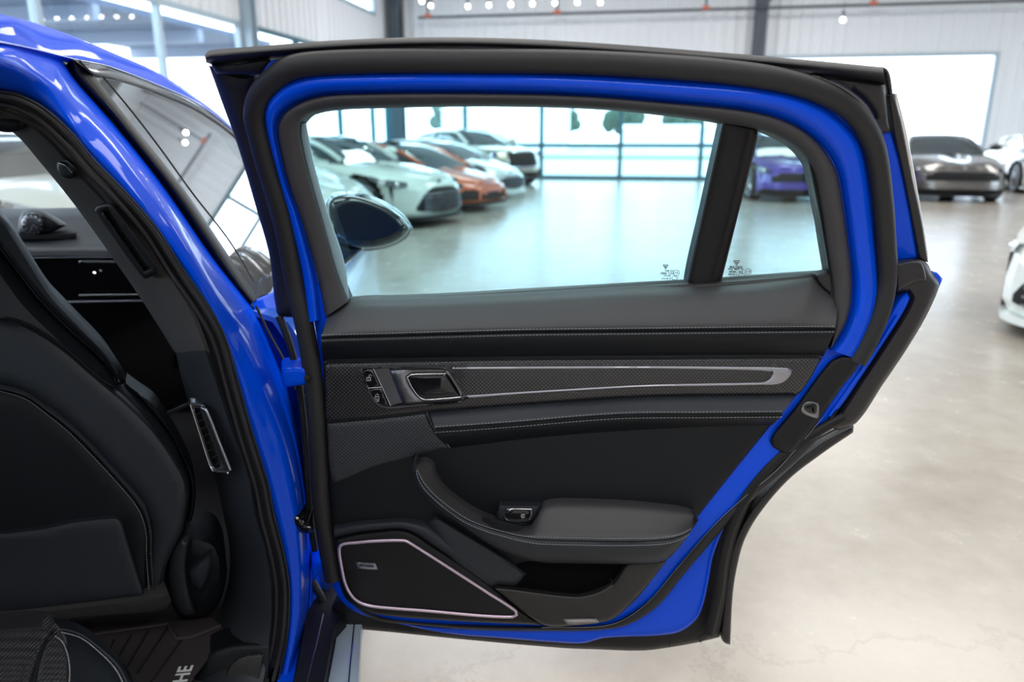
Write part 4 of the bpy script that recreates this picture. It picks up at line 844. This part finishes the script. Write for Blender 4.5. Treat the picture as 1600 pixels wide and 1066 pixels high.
def sheetwall(mb, a, b, z0, z1, pitch=0.30, rib=0.05, inward=Vector((0, 0, 0))):
    """ribbed metal cladding between plan points a and b"""
    L = (b - a).length; d = (b - a).normalized(); n = max(1, int(L / pitch)); pr = []
    for i in range(n):
        s = i * pitch
        for t, h in ((0, 0), (pitch * .62, 0), (pitch * .70, 1), (pitch * .92, 1)): pr.append((s + t, h))
    pr.append((L, 0))
    v = []; f = []
    for s, h in pr:
        p = a + d * min(s, L) + inward * rib * h
        v += [p + Vector((0, 0, z0)), p + Vector((0, 0, z1))]
    k = len(pr); w = len(v); v += [q - inward * 0.06 for q in v[:w]]
    for i in range(k - 1):
        f += [(2 * i, 2 * i + 2, 2 * i + 3, 2 * i + 1), (w + 2 * i, w + 2 * i + 1, w + 2 * i + 3, w + 2 * i + 2), (2 * i, w + 2 * i, w + 2 * i + 2, 2 * i + 2), (2 * i + 1, 2 * i + 3, w + 2 * i + 3, w + 2 * i + 1)]
    mb.add(v, f)
def sheet_rect(mb, wall, a0, a1, z0, z1):
    if wall == 'far': sheetwall(mb, R(a0, 0), R(a1, 0), z0, z1, inward=-D1)
    if wall == 'left': sheetwall(mb, R(0, a0), R(0, a1), z0, z1, inward=D2)
    if wall == 'right': sheetwall(mb, R(26, a0), R(26, a1), z0, z1, inward=-D2)
    if wall == 'back': sheetwall(mb, R(a0, 32), R(a1, 32), z0, z1, inward=D1)
mb = MB(); sheet_rect(mb, 'far', 0, 26, 3.45, HT); sheet_rect(mb, 'far', 10.6, 11.0, 0, 3.45); sheet_rect(mb, 'far', 17.05, 26, 0, 3.45)
st(mb.build('wall_far', WALLM, None, False))
mb = MB(); sheet_rect(mb, 'left', 0, 1.2, 3.4, HT); sheet_rect(mb, 'left', 1.2, 5.0, 3.4, 4.6); sheet_rect(mb, 'left', 1.2, 5.0, 5.5, HT); sheet_rect(mb, 'left', 5.0, 32, 3.4, HT)
st(mb.build('wall_left', WALLM, None, False))
mb = MB(); sheet_rect(mb, 'right', 0, 6, 0, HT); sheet_rect(mb, 'right', 6, 16.4, 4.6, HT); sheet_rect(mb, 'right', 16.4, 32, 0, HT)
st(mb.build('wall_right', WALLM, None, False))
mb = MB(); sheet_rect(mb, 'back', 0, 2, 0, HT); sheet_rect(mb, 'back', 2, 26, 0, HT)
st(mb.build('wall_back', WALLM, None, False))
# ceiling: ribbed underside, with purlins
mb = MB(); mb.rbox(-0.1, 26.1, -0.1, 32.1, HT, HT + 0.1)
st(mb.build('ceiling', mat('ceiling_sheet', (0.80, 0.82, 0.85), 0.6), None, False))
n = 0
for w in (4, 8, 12, 16, 20, 24, 28):
    n += 1; st(MB().rbox(0, 26, w - .1, w + .1, HT - .35, HT).build('trim_%d' % n, FRAME, None, False))
for s in (3.5, 7, 10.5, 14, 17.5, 21):
    n += 1; st(MB().rbox(s - .05, s + .05, 0.2, 31.8, HT - .14, HT).build('trim_%d' % n, FRAME, None, False))
# glazed storefronts
wn = 0
def storefront(wall, a0, a1, z1, xsn, rails, fm, fw=0.07):
    global wn
    wn += 1
    def bx(mb, p0, p1, z0, z2, dep=0.06):
        if wall == 'far': mb.rbox(p0, p1, -dep, dep, z0, z2)
        elif wall == 'left': mb.rbox(-dep, dep, p0, p1, z0, z2)
        elif wall == 'right': mb.rbox(26 - dep, 26 + dep, p0, p1, z0, z2)
        else: mb.rbox(p0, p1, 32 - dep, 32 + dep, z0, z2)
    zb = z1[0] if isinstance(z1, tuple) else 0.0; zt = z1[1] if isinstance(z1, tuple) else z1
    mb = MB()
    for x in [a0 + fw / 2, a1 - fw / 2] + list(xsn): bx(mb, x - fw / 2, x + fw / 2, zb, zt)
    for z in [zb + fw / 2, zt - fw / 2] + list(rails): bx(mb, a0, a1, z - fw / 2, z + fw / 2, 0.055)
    fr = st(mb.build('window_%d' % wn, fm, None, False))
    g = MB(); bx(g, a0, a1, zb + .02, zt - .02, 0.006); g.build('glass_pane', GL_ROOM, fr, False)
storefront('far', 0.05, 10.6, 3.45, [2.35, 4.72, 7.1, 9.45], [1.0, 2.3], DKF, 0.12)
storefront('far', 11.0, 17.05, 3.45, [], [], ALUF, 0.10)
storefront('left', 0.05, 8.5, 3.4, [0.45, 1.7, 4.1, 6.4], [0.95], DKF, 0.09)
storefront('left', 8.8, 20.0, 3.4, [11.35, 13.9, 16.6], [1.1], ALUF, 0.09)
storefront('left', 20.0, 31, 3.4, [22.8, 25.6, 28.4], [1.1], ALUF, 0.09)
storefront('left', 1.2, 5.0, (4.6, 5.5), [4.3], [], ALUF, 0.08)
storefront('right', 6, 16.4, 4.6, [8.6, 11.2, 13.8], [2.3], ALUF)

def col(label, s, w, wid=0.28, m=FRAME, brace=None):
    t = empty('steel_column', R(s, w)); tagp(t, label, 'column')
    b_ = MB(); h = wid / 2
    def rb(s0, s1, w0, w1, z0, z1, mb): mb.rbox(s0, s1, w0, w1, z0, z1)
    rb(s - h, s + h, w - h, w - h + .03, 0, HT, b_); rb(s - h, s + h, w + h - .03, w + h, 0, HT, b_); rb(s - .012, s + .012, w - h, w + h, 0, HT, b_)
    b_.build('shaft', m, t, False)
    if brace:
        ds, dw, zl = brace
        MB().tube([R(s, w, zl), R(s + ds, w + dw, HT - .1)], 0.07, 8).build('brace', m, t, False)
    return t
col('dark steel column in the far left corner of the showroom', 0.35, 0.35, 0.34, brace=(0.9, 0.9, 4.6))
col('dark steel column with slanted brace against the white ribbed far wall', 10.8, 0.3, 0.32, brace=(1.7, 0.2, 4.7))
col('pale steel column between the left wall windows', 0.1, 8.65, 0.28, ALUF)
# sprinkler pipe with hangers along the far wall
t = empty('sprinkler_pipe', R(1.0, 0.5, 4.55)); tagp(t, 'long thin dark pipe on hangers running along the ribbed far wall', 'pipe')
MB().tube([R(1.1, 0.5, 4.62), R(22, 0.5, 4.62)], 0.04, 8).build('pipe', FRAME, t)
RED = mat('red_clamp', (0.75, 0.20, 0.12), 0.5)
for s in (1.4, 5.2, 9.3, 13.6, 17.9):
    MB().tube([R(s, 0.5, 4.62), R(s, 0.5, HT - .05)], 0.03, 6).build('hanger', FRAME, t)
    MB().tube([R(s - .1, 0.5, 4.66), R(s + .1, 0.5, 4.66)], 0.06, 8).build('clamp', RED, t)

# pendant bulbs
BULB = mat('bulb', (1, 1, 1), 0.3, emit=(1.0, 0.93, 0.82), estr=28)
def lamp_proto():
    t = empty('pendant_lamp', (0, 0, 0))
    MB().ball((0, 0, 0), 0.036, nu=10, nv=6).build('bulb', BULB, t)
    MB().tube([(0, 0, 0.07), (0, 0, 0.16)], 0.03, 8).build('socket', FRAME, t)
    MB().tube([(0, 0, 0.16), (0, 0, 1.6)], 0.006, 5).build('cord', FRAME, t)
    return t
def dupt(src, loc):
    r = src.copy(); COL.objects.link(r); r.location = loc
    for ch in src.children:
        c = ch.copy(); COL.objects.link(c); c.parent = r
        for g in ch.children:
            d = g.copy(); COL.objects.link(d); d.parent = c
    return r
lp = lamp_proto(); spots = [P(x, y, 17.0) for x, y in ((659,2),(673,9),(731,10),(764,8),(798,7),(832,6),(867,5),(902,4),(938,4))]
spots += [P(1317, 31, 15.0)]
for a in range(5):
    for b in range(5): spots.append(R(8.5 + a * 2.6, 16 + b * 2.6, 5.4))
for i, p in enumerate(spots):
    o = lp if i == 0 else dupt(lp, p); o.location = p
    if i < 9: lab = 'small glowing round bulb hanging in the row along the top edge'; g = 'bulbs hanging in a row near the far wall'
    elif i == 9: lab = 'single glowing bulb hanging by the pipe above the bright opening'; g = None
    else: lab = 'round glowing pendant bulb hanging from the ceiling overhead'; g = 'pendant bulbs overhead'
    tagp(o, lab, 'lamp', g)
    if g is None and 'group' in o: del o['group']

# ---------------------------------------------------------------- outside
gm = MB(); gm.rbox(-60, 90, -0.2, -160, -0.25, -0.12); gm.rbox(-60, -0.2, -0.2, 60, -0.25, -0.12); gm.rbox(27, 70, -0.2, 60, -0.25, -0.12); gm.rbox(-60, 70, 33, 60, -0.25, -0.12)
st(gm.build('ground', PAVE, None, False))
lw = MB().rbox(-50, 80, -26, -33, -0.12, -0.08).build('lawn', GRASS, None, False); tagp(lw, 'strip of green grass beyond the far windows', 'grass', kind='stuff')
WB = mat('white_siding', (0.85, 0.86, 0.88), 0.6); TR = mat('tree_leaves', (0.03, 0.075, 0.045), 0.8, bump=(6, 1.0, 0.2)); TK = mat('bark', (0.10, 0.07, 0.05), 0.9)
def shed(label, s, w, ln, dp, h, door_=True):
    t = empty('storage_building', R(s, w, -.1)); tagp(t, label, 'building')
    MB().rbox(s, s + ln, w - dp, w, -0.1, h).build('wall', WB, t, False)
    b_ = MB(); b_.add([R(s - .2, w + .2, h), R(s + ln + .2, w + .2, h), R(s + ln + .2, w - dp - .2, h), R(s - .2, w - dp - .2, h), R(s - .2, w - dp / 2, h + .5), R(s + ln + .2, w - dp / 2, h + .5)], [(0, 1, 5, 4), (2, 3, 4, 5), (0, 4, 3), (1, 2, 5), (0, 3, 2, 1)])
    b_.build('roof', mat('pale_roof', (0.7, 0.75, 0.8), 0.5), t, False)
    if door_: MB().rbox(s + ln * .6, s + ln * .6 + 1.0, w - .01, w + .04, -0.1, 1.2).build('door', mat('shed_door', (0.12, 0.2, 0.25), 0.6), t, False)
shed('low white building seen through the door glass beside its divider', 16.5, -54, 9, 6, 1.9)
shed('long white building behind the lawn, left of the door glass middle', 5.5, -56, 9.5, 6, 2.0, False)
shed('wide pale building behind the pale gold car', -12, -50, 12, 6, 3.8, False)
random.seed(5)
def tree(label, s, w, h, r):
    t = empty('tree', R(s, w, -.1)); tagp(t, label, 'tree', 'trees beyond the far windows')
    MB().tube([R(s, w, -.1), R(s, w, h * .6)], [0.25, 0.15], 8).build('trunk', TK, t)
    b_ = MB()
    for i in range(46):
        an = random.uniform(0, 2 * math.pi); q = math.sqrt(random.random()); zz = random.uniform(.42, .96)
        b_.ball(R(s + r * .85 * q * math.cos(an) * (1.15 - zz * .6), w + 1.0 * q * math.sin(an), h * zz), r * random.uniform(.14, .30), nu=7, nv=5)
    b_.build('foliage', TR, t)
for s, w, h, r in ((-15, -66, 6.2, 3.4), (-8.5, -72, 5.0, 3.4), (-2, -66, 5.2, 3.0), (5, -73, 4.6, 3.4), (11.5, -66, 4.8, 3.2), (18, -73, 4.6, 3.2), (24.5, -66, 5.0, 3.4), (31.5, -73, 4.8, 3.4)):
    tree('leafy green tree standing beyond the far windows', s, w, h, r)
CANM = mat('canopy_blue', (0.12, 0.17, 0.26), 0.6)
t = empty('canopy', R(-4, 9, 0)); tagp(t, 'dark blue steel canopy outside the left windows', 'canopy')
b_ = MB(); b_.rbox(-5.7, -1.8, 4, 22, 3.5, 3.62); b_.build('roof', CANM, t, False)
for w in (4.2, 7.2, 10.4, 13.6, 16.8, 20): MB().rbox(-5.7, -1.8, w - .08, w + .08, 3.25, 3.5).build('beam', mat('canopy_beam', (0.35, 0.42, 0.55), 0.5), t, False)
for w in (8, 16):
    for s in (-5.5,): MB().rbox(s - .12, s + .12, w - .12, w + .12, -.1, 3.25).build('post', CANM, t, False)

# ---------------------------------------------------------------- showroom cars
def paint(name, base, rough=0.3, metal=0.0): return mat(name, base, rough, metal, 1.0, 0.04)
def local(name, mb, m, parent, smooth=True):
    o = mesh_obj(name, mb.v, mb.f, m, None, smooth); o.parent = parent; return o
def make_car(label, loc, head, pm, L=4.5, W=1.96, H=1.28, hood=0.80, nose=0.62, tail=0.95, belt=0.90, ws=(1.05, 0.25), rr=(-0.85, -1.75), grille='wide', clear=0.13, wr=0.35, gm_=None, stripe=None, roofm=None, lights=None):
    t = empty('saloon_car' if grille == 'upright' else 'sports_car', loc); t.rotation_euler = (0, 0, math.radians(head)); tagp(t, label, 'car')
    a, b = L / 2, W / 2; n1 = 3.6
    xk = [-a, -a * .8, -a * .35, 0, a * .25, a * .6, a * .9, a]; zk = [tail * .93, tail, belt + .04, belt, belt - .01, hood, nose + .06, nose]
    zsh = lambda x: float(np.interp(x, xk, zk)) - 0.05
    zc = lambda x: float(np.interp(x, xk, zk)) + (0.03 if x < a * .85 else 0.03 * (a - x) / (a * .15))
    NT = 200; TH = [2 * math.pi * i / NT for i in range(NT)]
    def sg(v, p): return math.copysign(abs(v) ** p, v)
    plan = [(a * sg(math.cos(th), 2 / 3.2), b * sg(math.sin(th), 2 / 4.2)) for th in TH]
    # waist between the wheels
    def waist(x): return 1 - 0.035 * math.exp(-(x / 0.7) ** 2)
    lev = [(0.0, 0.10), (0.06, 0.03), (0.2, 0.0), (0.45, 0.0), (0.65, 0.012), (0.8, 0.02), (0.92, 0.05), (1.0, 0.10)]
    NL = 20; ls = np.linspace(0, 1, NL + 1); ins = np.interp(ls, [q[0] for q in lev], [q[1] for q in lev])
    zb = clear
    def ring(t_, inset):
        out = []
        for (x, y) in plan:
            zt = zsh(x); z = zb + (zt - zb) * t_
            k = 1 - inset; hips = 1 + 0.02 * math.exp(-((x - (-a * .6)) / .5) ** 2)
            out.append(Vector((x * (1 - inset * (0.9 if x > 0 else .5) * (b / a) * 1.2), y * k * waist(x) * min(hips, 1.02), z)))
        return out
    rings = [ring(q, i) for q, i in zip(ls, ins)]
    v = [p for r in rings for p in r]; f = []
    wx = (a - 0.88, -a + 0.95)
    for j in range(NL):
        for i in range(NT):
            q = [j * NT + i, j * NT + (i + 1) % NT, (j + 1) * NT + (i + 1) % NT, (j + 1) * NT + i]
            c = sum((v[k] for k in q), Vector()) / 4
            if abs(c.y) > b * .7 and any((c.x - x) ** 2 + (c.z - wr) ** 2 < (wr + .05) ** 2 for x in wx): continue
            f.append(tuple(q))
    base = NL * NT
    prev = [base + i for i in range(NT)]
    for s in (0.85, 0.65, 0.4, 0.15):
        cur = []
        for i in range(NT):
            p = rings[-1][i]; cur.append(len(v)); zz = zsh(p.x) + (zc(p.x) - zsh(p.x)) * (1 - s * s) + 0.025 * math.exp(-((s - .75) / .15) ** 2) * (1 if p.x > 0 else .3)
            v.append(Vector((p.x * (1 - (1 - s) * 0.02), p.y * s, zz)))
        f += [(prev[i], prev[(i + 1) % NT], cur[(i + 1) % NT], cur[i]) for i in range(NT)]; prev = cur
    f.append(tuple(prev))
    mb = MB(); mb.add(v, f); body = local('body', mb, pm, t)
    # dark inside behind the arches and under the sills
    mb = MB(); mb.box(-a * .86, a * .84, -b * .82, b * .82, zb + .02, min(hood, tail) * .72); local('underbody', mb, DARK, body, False)
    # bumper surface helper
    def fx(y, z, e=0.012):
        tt = min(max((z - zb) / (zsh(a) - zb), 0), 1); i = float(np.interp(tt, ls, ins)); bb = b * (1 - i)
        aa = a * (1 - i * .9 * (b / a) * 1.2)
        return aa * max(0.0, 1 - min(abs(y) / bb, .999) ** 4.2) ** (1 / 3.2) + e
    def front_patch(name, ys_, zlo, zhi, m, th=0.03, e=0.012, ny=24, parent=body, nz=5):
        mb = MB(); v = []; 
        for i in range(ny + 1):
            y = ys_[0] + (ys_[1] - ys_[0]) * i / ny; l, h = zlo(y), zhi(y)
            for k in range(nz + 1): z = l + (h - l) * k / nz; v.append(Vector((fx(y, z, e), y, z)))
        w = nz + 1; f = [(i * w + k, i * w + k + 1, (i + 1) * w + k + 1, (i + 1) * w + k) for i in range(ny) for k in range(nz)]
        m0 = len(v); v += [p - Vector((th, 0, 0)) for p in v[:m0]]
        loop = [i * w for i in range(ny + 1)] + [ny * w + k for k in range(1, w)] + [i * w + nz for i in range(ny - 1, -1, -1)] + [k for k in range(nz - 1, 0, -1)]
        f += [(loop[i], loop[(i + 1) % len(loop)], m0 + loop[(i + 1) % len(loop)], m0 + loop[i]) for i in range(len(loop))]
        mb.add(v, f); return local(name, mb, m, parent)
    G = gm_ or DARK
    if grille == 'wide':      # broad low mouth
        gw = b * .62
        front_patch('grille', (-gw, gw), lambda y: zb + .07 + .05 * (y / gw) ** 2, lambda y: zb + .07 + .05 * (y / gw) ** 2 + (nose - zb - .17) * (1 - abs(y / gw) ** 3.5 * .85), G)
        for k in range(5):
            z = zb + .12 + k * .055
            mb = MB(); mb.tube([Vector((fx(y, z, .03), y, z)) for y in np.linspace(-gw * .85, gw * .85, 15)], 0.008, 6); local('grille_slat', mb, SATIN, body)
    elif grille == 'angular':  # two large side intakes with a painted wedge between
        for sg_ in (-1, 1):
            ya, yb = sorted((sg_ * b * .22, sg_ * b * .80))
            front_patch('air_intake', (ya, yb), lambda y: zb + .08, lambda y: zb + .12 + (nose - zb - .16) * min(1, (abs(y) / b - .15) * 1.7), G)
            mb = MB(); mb.tube([Vector((fx(sg_ * b * .45, z, .03), sg_ * (b * .40 + (nose - z) * .25), z)) for z in np.linspace(zb + .08, nose - .12, 5)], 0.025, 6); local('intake_fin', mb, pm, body)
        front_patch('centre_intake', (-b * .2, b * .2), lambda y: zb + .07, lambda y: zb + .2, G)
    elif grille == 'upright':  # tall rectangular grille with bright surround
        gw = b * .44
        front_patch('grille_surround', (-gw * 1.08, gw * 1.08), lambda y: nose - .38, lambda y: nose + .015, CHR, e=.010)
        front_patch('grille', (-gw, gw), lambda y: nose - .355, lambda y: nose - .01, G, e=.022)
        front_patch('lower_intake', (-b * .75, b * .75), lambda y: zb + .06, lambda y: zb + .18, G)
        for sg_ in (-1, 1):
            ya, yb = sorted((sg_ * b * .52, sg_ * b * .86)); front_patch('side_intake', (ya, yb), lambda y: zb + .05, lambda y: zb + .24, G, ny=8)
    elif grille == 'slot':
        front_patch('grille', (-b * .66, b * .66), lambda y: nose - .26 - .02 * (y / b) ** 2, lambda y: nose - .09, G)
        front_patch('lower_intake', (-b * .8, b * .8), lambda y: zb + .02, lambda y: zb + .13, G)
    # splitter
    mb = MB(); pts = [(x * 1.005, y * .98) for (x, y) in plan if x > a * .72]
    pts.sort(key=lambda q: q[1]); k = len(pts)
    vv = [Vector((x + .03, y, zb - .01)) for x, y in pts] + [Vector((x + .03, y, zb + .03)) for x, y in pts] + [Vector((x - .25, y * .97, zb - .01)) for x, y in pts] + [Vector((x - .25, y * .97, zb + .03)) for x, y in pts]
    ff = []
    for i in range(k - 1): ff += [(i, i + 1, k + i + 1, k + i), (k + i, k + i + 1, 3 * k + i + 1, 3 * k + i), (2 * k + i, i, i + 1, 2 * k + i + 1)[::-1], (2 * k + i, 3 * k + i, 3 * k + i + 1, 2 * k + i + 1)]
    mb.add(vv, ff); local('splitter', mb, PLA if pm is not MATS.get('ice_white_paint') else pm, body)
    # headlights: almond shapes on the front corners, lying on the body surface
    lm = lights or HEADL
    for sg_ in (-1, 1):
        mb = MB()
        rows = []
        for i in range(13):
            u = i / 12; ang = sg_ * (0.50 + 0.48 * u)
            x = a * abs(math.cos(ang)) ** (2 / 3.2); y = b * sg(math.sin(ang), 2 / 4.2)
            top = zsh(x) - .015 - .01 * u; hgt = (0.10 if grille != 'upright' else 0.17) * math.sin(math.pi * min(1, .12 + u * .80)) ** .7
            k_ = 0.985
            rows.append((Vector((x * k_ + .012, y * .962 + sg_ * .01, top)), Vector((x + .006, y * 1.0 + sg_ * .004, top - hgt))))
        vv = [q for r in rows for q in r]; nn_ = len(rows); ff = [(2 * i, 2 * i + 1, 2 * i + 3, 2 * i + 2) for i in range(nn_ - 1)]
        m0 = len(vv); vv += [q - Vector((.04, sg_ * .03, 0)) for q in vv[:m0]]
        ff += [(2 * i, 2 * i + 2, m0 + 2 * i + 2, m0 + 2 * i) for i in range(nn_ - 1)] + [(2 * i + 1, m0 + 2 * i + 1, m0 + 2 * i + 3, 2 * i + 3) for i in range(nn_ - 1)]
        mb.add(vv, ff); hl = local('headlight', mb, lm, t)
        if grille == 'upright':
            ang = sg_ * .62; mb = MB(); c = Vector((a * math.cos(ang) ** (2 / 3.2) + .015, b * sg(math.sin(ang), 2 / 4.2) * .93, nose - .09)); mb.tube([c - Vector((.05, 0, 0)), c], 0.10, 16, up=Vector((0, 0, 1))); local('lamp_ring', mb, CHR, hl)
        mb = MB(); ang = sg_ * .66; mb.ball((a * math.cos(ang) ** (2 / 3.2) + .0, b * sg(math.sin(ang), 2 / 4.2) * .975, zsh(a * .9) - .06), .035); local('headlamp_lens', mb, CHR, hl)
    # cabin
    zr = H; xw0, xw1 = ws; xr0, xr1 = rr; NX = 30
    xsn = np.linspace(xr1, xw0, NX + 1)
    rk = [xr1, xr1 + .35, xr0, (xr0 + xw1) / 2, xw1, xw1 + (xw0 - xw1) * .45, xw0]; rz = [zc(xr1) - .02, zc(xr1) + (zr - zc(xr1)) * .50, zr - .05, zr, zr - .015, zr - (zr - belt) * .40, zc(xw0) - .03]
    rsm = spline([(p * 100, q * 100) for p, q in zip(rk, rz)], False, 4, 181) / 100
    zroof = lambda x: float(np.interp(x, rsm[:, 0], rsm[:, 1]))
    def sec(x):
        wbelt = b * .84 * (1 - 0.16 * max(0, (x - xw1) / (xw0 - xw1)) ** 1.5 - 0.25 * max(0, (xr0 - x) / (xr0 - xr1)) ** 1.6) * waist(x)
        zbt = zc(x) - .03; h = max(zroof(x) - zbt, 0.0)
        wro = wbelt * (1 - .30 * min(1, h / (zr - belt)))
        pts = [(wbelt, zbt - .03), (wbelt * .985, zbt + h * .12), (wbelt * .6 + wro * .4, zbt + h * .45), (wro * 1.02, zbt + h * .82), (wro * .90, zbt + h * .95), (wro * .5, zbt + h * .995), (0, zbt + h)]
        return [Vector((x, y, z)) for y, z in pts]
    S = [sec(x) for x in xsn]
    def cab(name, m, xi, jr, out=0.0, sides=(1, -1), parent=t, both=False):
        mb = MB(); made = None
        for s_ in sides:
            v = []; 
            for i in range(xi[0], xi[1] + 1):
                for j in range(jr[0], jr[1] + 1):
                    p = S[i][j]; q = Vector((p.x, p.y * s_, p.z)); c = Vector((p.x * .9, 0, belt * .7)); q += (q - c).normalized() * out; v.append(q)
            w = jr[1] - jr[0] + 1; nx = xi[1] - xi[0]; f = [(i * w + j, i * w + j + 1, (i + 1) * w + j + 1, (i + 1) * w + j) for i in range(nx) for j in range(w - 1)]
            mb.add(v, f)
            if not both: made = local(name, mb, m, parent); mb = MB()
        return local(name, mb, m, parent) if both else made
    iw = int(np.argmin(abs(xsn - (xw1 + .02)))); ir = int(np.argmin(abs(xsn - xr0)))
    cab('glasshouse', CGLASS, (0, NX), (0, 6), 0, both=True)
    cab('roof', roofm or pm, (ir - 2, iw), (3, 6), 0.012, both=True)
    cab('rear_pillar', pm, (0, max(2, ir - 3)), (1, 4), 0.010)
    cab('side_sill', pm, (0, NX - 3), (0, 1), 0.008)
    for s_ in (1, -1):
        mb = MB(); mb.tube([Vector((p.x, p.y * s_, p.z)) for p in [S[i][3] for i in range(iw - 1, NX)]], 0.035, 8); local('windscreen_pillar', mb, roofm or pm, t)
        mb = MB(); mb.tube([Vector((p.x, p.y * s_, p.z)) for p in [S[i][3] for i in range(max(0, ir - 6), iw + 1)]], 0.028, 8); local('roof_rail', mb, pm, t)
        ic = (iw + ir) // 2 - 2; mb = MB(); mb.tube([Vector((S[ic][j].x, S[ic][j].y * s_, S[ic][j].z)) for j in range(0, 4)], 0.03, 8); local('centre_pillar', mb, GLOSSB, t)
        mb = MB(); mb.ball((xw1 + .35, s_ * (b + .06), belt + .10), .10, .13, .075); mb.tube([(xw1 + .38, s_ * b * .86, belt + .02), (xw1 + .36, s_ * (b + .02), belt + .08)], .025, 6); local('wing_mirror', mb, GLOSSB if pm.name.startswith('grey') else pm, t)
        for x in wx:
            mb = MB(); cy = s_ * (b * .93 - .13)
            # tyre with rounded shoulders
            prof = [(-.12, wr - .10), (-.12, wr - .03), (-.09, wr), (.09, wr), (.12, wr - .03), (.12, wr - .10)]; nn_ = 28; vv = []
            for k in range(nn_):
                an = 2 * math.pi * k / nn_
                for dy, r_ in prof: vv.append(Vector((x + r_ * math.cos(an), cy + dy, wr + r_ * math.sin(an))))
            ff = [(k * 6 + j, k * 6 + j + 1, ((k + 1) % nn_) * 6 + j + 1, ((k + 1) % nn_) * 6 + j) for k in range(nn_) for j in range(5)]
            ff += [(k * 6 + 5, k * 6, ((k + 1) % nn_) * 6, ((k + 1) % nn_) * 6 + 5) for k in range(nn_)]
            mb.add(vv, ff); ty = local('wheel', mb, TYRE, t)
            mb = MB(); yo = cy + s_ * .105
            mb.tube([Vector((x + (wr - .105) * math.cos(2 * math.pi * k / 24), yo, wr + (wr - .105) * math.sin(2 * math.pi * k / 24))) for k in range(25)], .018, 6, up=Vector((0, 1, 0)))
            for k in range(10):
                an = 2 * math.pi * k / 10; mb.tube([Vector((x, yo, wr)), Vector((x + (wr - .11) * math.cos(an), yo, wr + (wr - .11) * math.sin(an)))], .018, 5, up=Vector((0, 1, 0)))
            mb.ball((x, yo, wr), .05); local('rim', mb, RIM, ty)
            # arch liner
            mb = MB(); vv = []; R_ = wr + .045
            for k in range(15):
                an = math.pi * k / 14
                for dy in (-.30, -.07): vv.append(Vector((x + R_ * math.cos(an), s_ * (b * .95 - .03 + dy), wr + R_ * math.sin(an))))
            mb.add(vv, [(2 * k, 2 * k + 1, 2 * k + 3, 2 * k + 2) for k in range(14)]); local('arch_liner', mb, DARK, body)
    # rear lights
    for s_ in (1, -1):
        mb = MB(); mb.box(-a - .005, -a + .12, min(s_ * b * .45, s_ * b * .78), max(s_ * b * .45, s_ * b * .78), tail * .78, tail * .86); local('tail_light', mb, mat('tail_red', (0.35, 0.02, 0.02), 0.15, coat=1.0), t, False)
    # front badge
    mb = MB(); z = nose - .02; mb.tube([Vector((fx(0, z, 0), 0, z)), Vector((fx(0, z, .02), 0, z))], .035, 14, up=Vector((0, 0, 1))); local('badge', mb, CHR, body)
    if stripe:
        mb = MB()
        for s_ in (-1, 1):
            pts = [Vector((x, s_ * .33, zc(x) + .012)) for x in np.linspace(xw0, a * .93, 12)]; mb.tube(pts, .03, 6, squash=.3, up=Vector((0, 0, 1)))
        local('bonnet_stripe', mb, stripe, body)
    return t
ICE = paint('ice_white_paint', (0.78, 0.84, 0.82), 0.25); PEARL = paint('pearl_white_paint', (0.66, 0.72, 0.66), 0.25)
ORANGE = paint('burnt_orange_paint', (0.62, 0.12, 0.04), 0.3, 0.3); GOLD = paint('pale_gold_paint', (0.62, 0.56, 0.44), 0.3, 0.5)
PURP = paint('deep_purple_paint', (0.09, 0.05, 0.36), 0.3, 0.3); GREY = paint('grey_bronze_paint', (0.21, 0.20, 0.19), 0.25, 0.7)
def nosed(nx, ny, head, L): h = math.radians(head); return (nx - math.cos(h) * L / 2, ny - math.sin(h) * L / 2, 0)
make_car('pearl white sports car with a dark slatted mouth, parked before the orange car', nosed(-0.98, 10.9, -26, 4.5), -26, PEARL, 4.5, 1.95, 1.27, 0.84, 0.66, 0.98, 0.93)
make_car('white sports car half hidden behind the blue car mirror', nosed(-1.85, 8.7, -26, 4.5), -26, PEARL, 4.5, 1.95, 1.24, 0.86, 0.62, 0.98, 0.93)
make_car('burnt orange low wedge sports car between two white cars', nosed(-0.33, 13.15, -28, 4.55), -28, ORANGE, 4.55, 2.0, 1.17, 0.72, 0.50, 0.98, 0.86, ws=(1.45, 0.15), grille='angular')
make_car('white low sports car behind the orange car', nosed(0.05, 15.9, -30, 4.5), -30, ICE, 4.5, 1.95, 1.20, 0.76, 0.54, 0.98, 0.88, ws=(1.35, 0.15), grille='wide')
make_car('pale gold saloon with an upright black grille near the far windows', nosed(0.30, 19.4, -52, 4.95), -52, GOLD, 4.95, 2.0, 1.46, 1.00, 0.88, 1.08, 1.04, ws=(1.10, 0.30), rr=(-1.0, -2.0), grille='upright', clear=.2, wr=.38)
make_car('purple and blue sports car seen through the small rear pane', nosed(5.75, 14.6, -93, 4.6), -93, PURP, 4.6, 2.0, 1.30, 0.82, 0.66, 0.98, 0.93, grille='slot', lights=HEADL, stripe=None)
make_car('grey bronze coupe parked in front of the bright opening', nosed(8.85, 14.7, -104, 4.65), -104, GREY, 4.65, 1.98, 1.30, 0.86, 0.68, 0.98, 0.94, grille='slot', ws=(0.95, 0.15))
make_car('white car at the right edge behind the grey coupe', nosed(12.2, 16.3, -108, 4.5), -108, ICE, 4.5, 1.95, 1.32, 0.90, 0.72, 0.98, 0.95)
make_car('white car nose poking in at the right edge, nearest of the white ones', nosed(3.47, 4.12, -150, 4.4), -150, ICE, 4.4, 1.92, 1.25, 0.80, 0.60, 0.95, 0.88, grille='wide', clear=.10, lights=ICE)
make_car('pale car seen through the cabin of the blue car', nosed(-3.1, 6.5, -28, 4.5), -28, PEARL, 4.5, 1.95, 1.28, 0.86, 0.68, 0.98, 0.95)
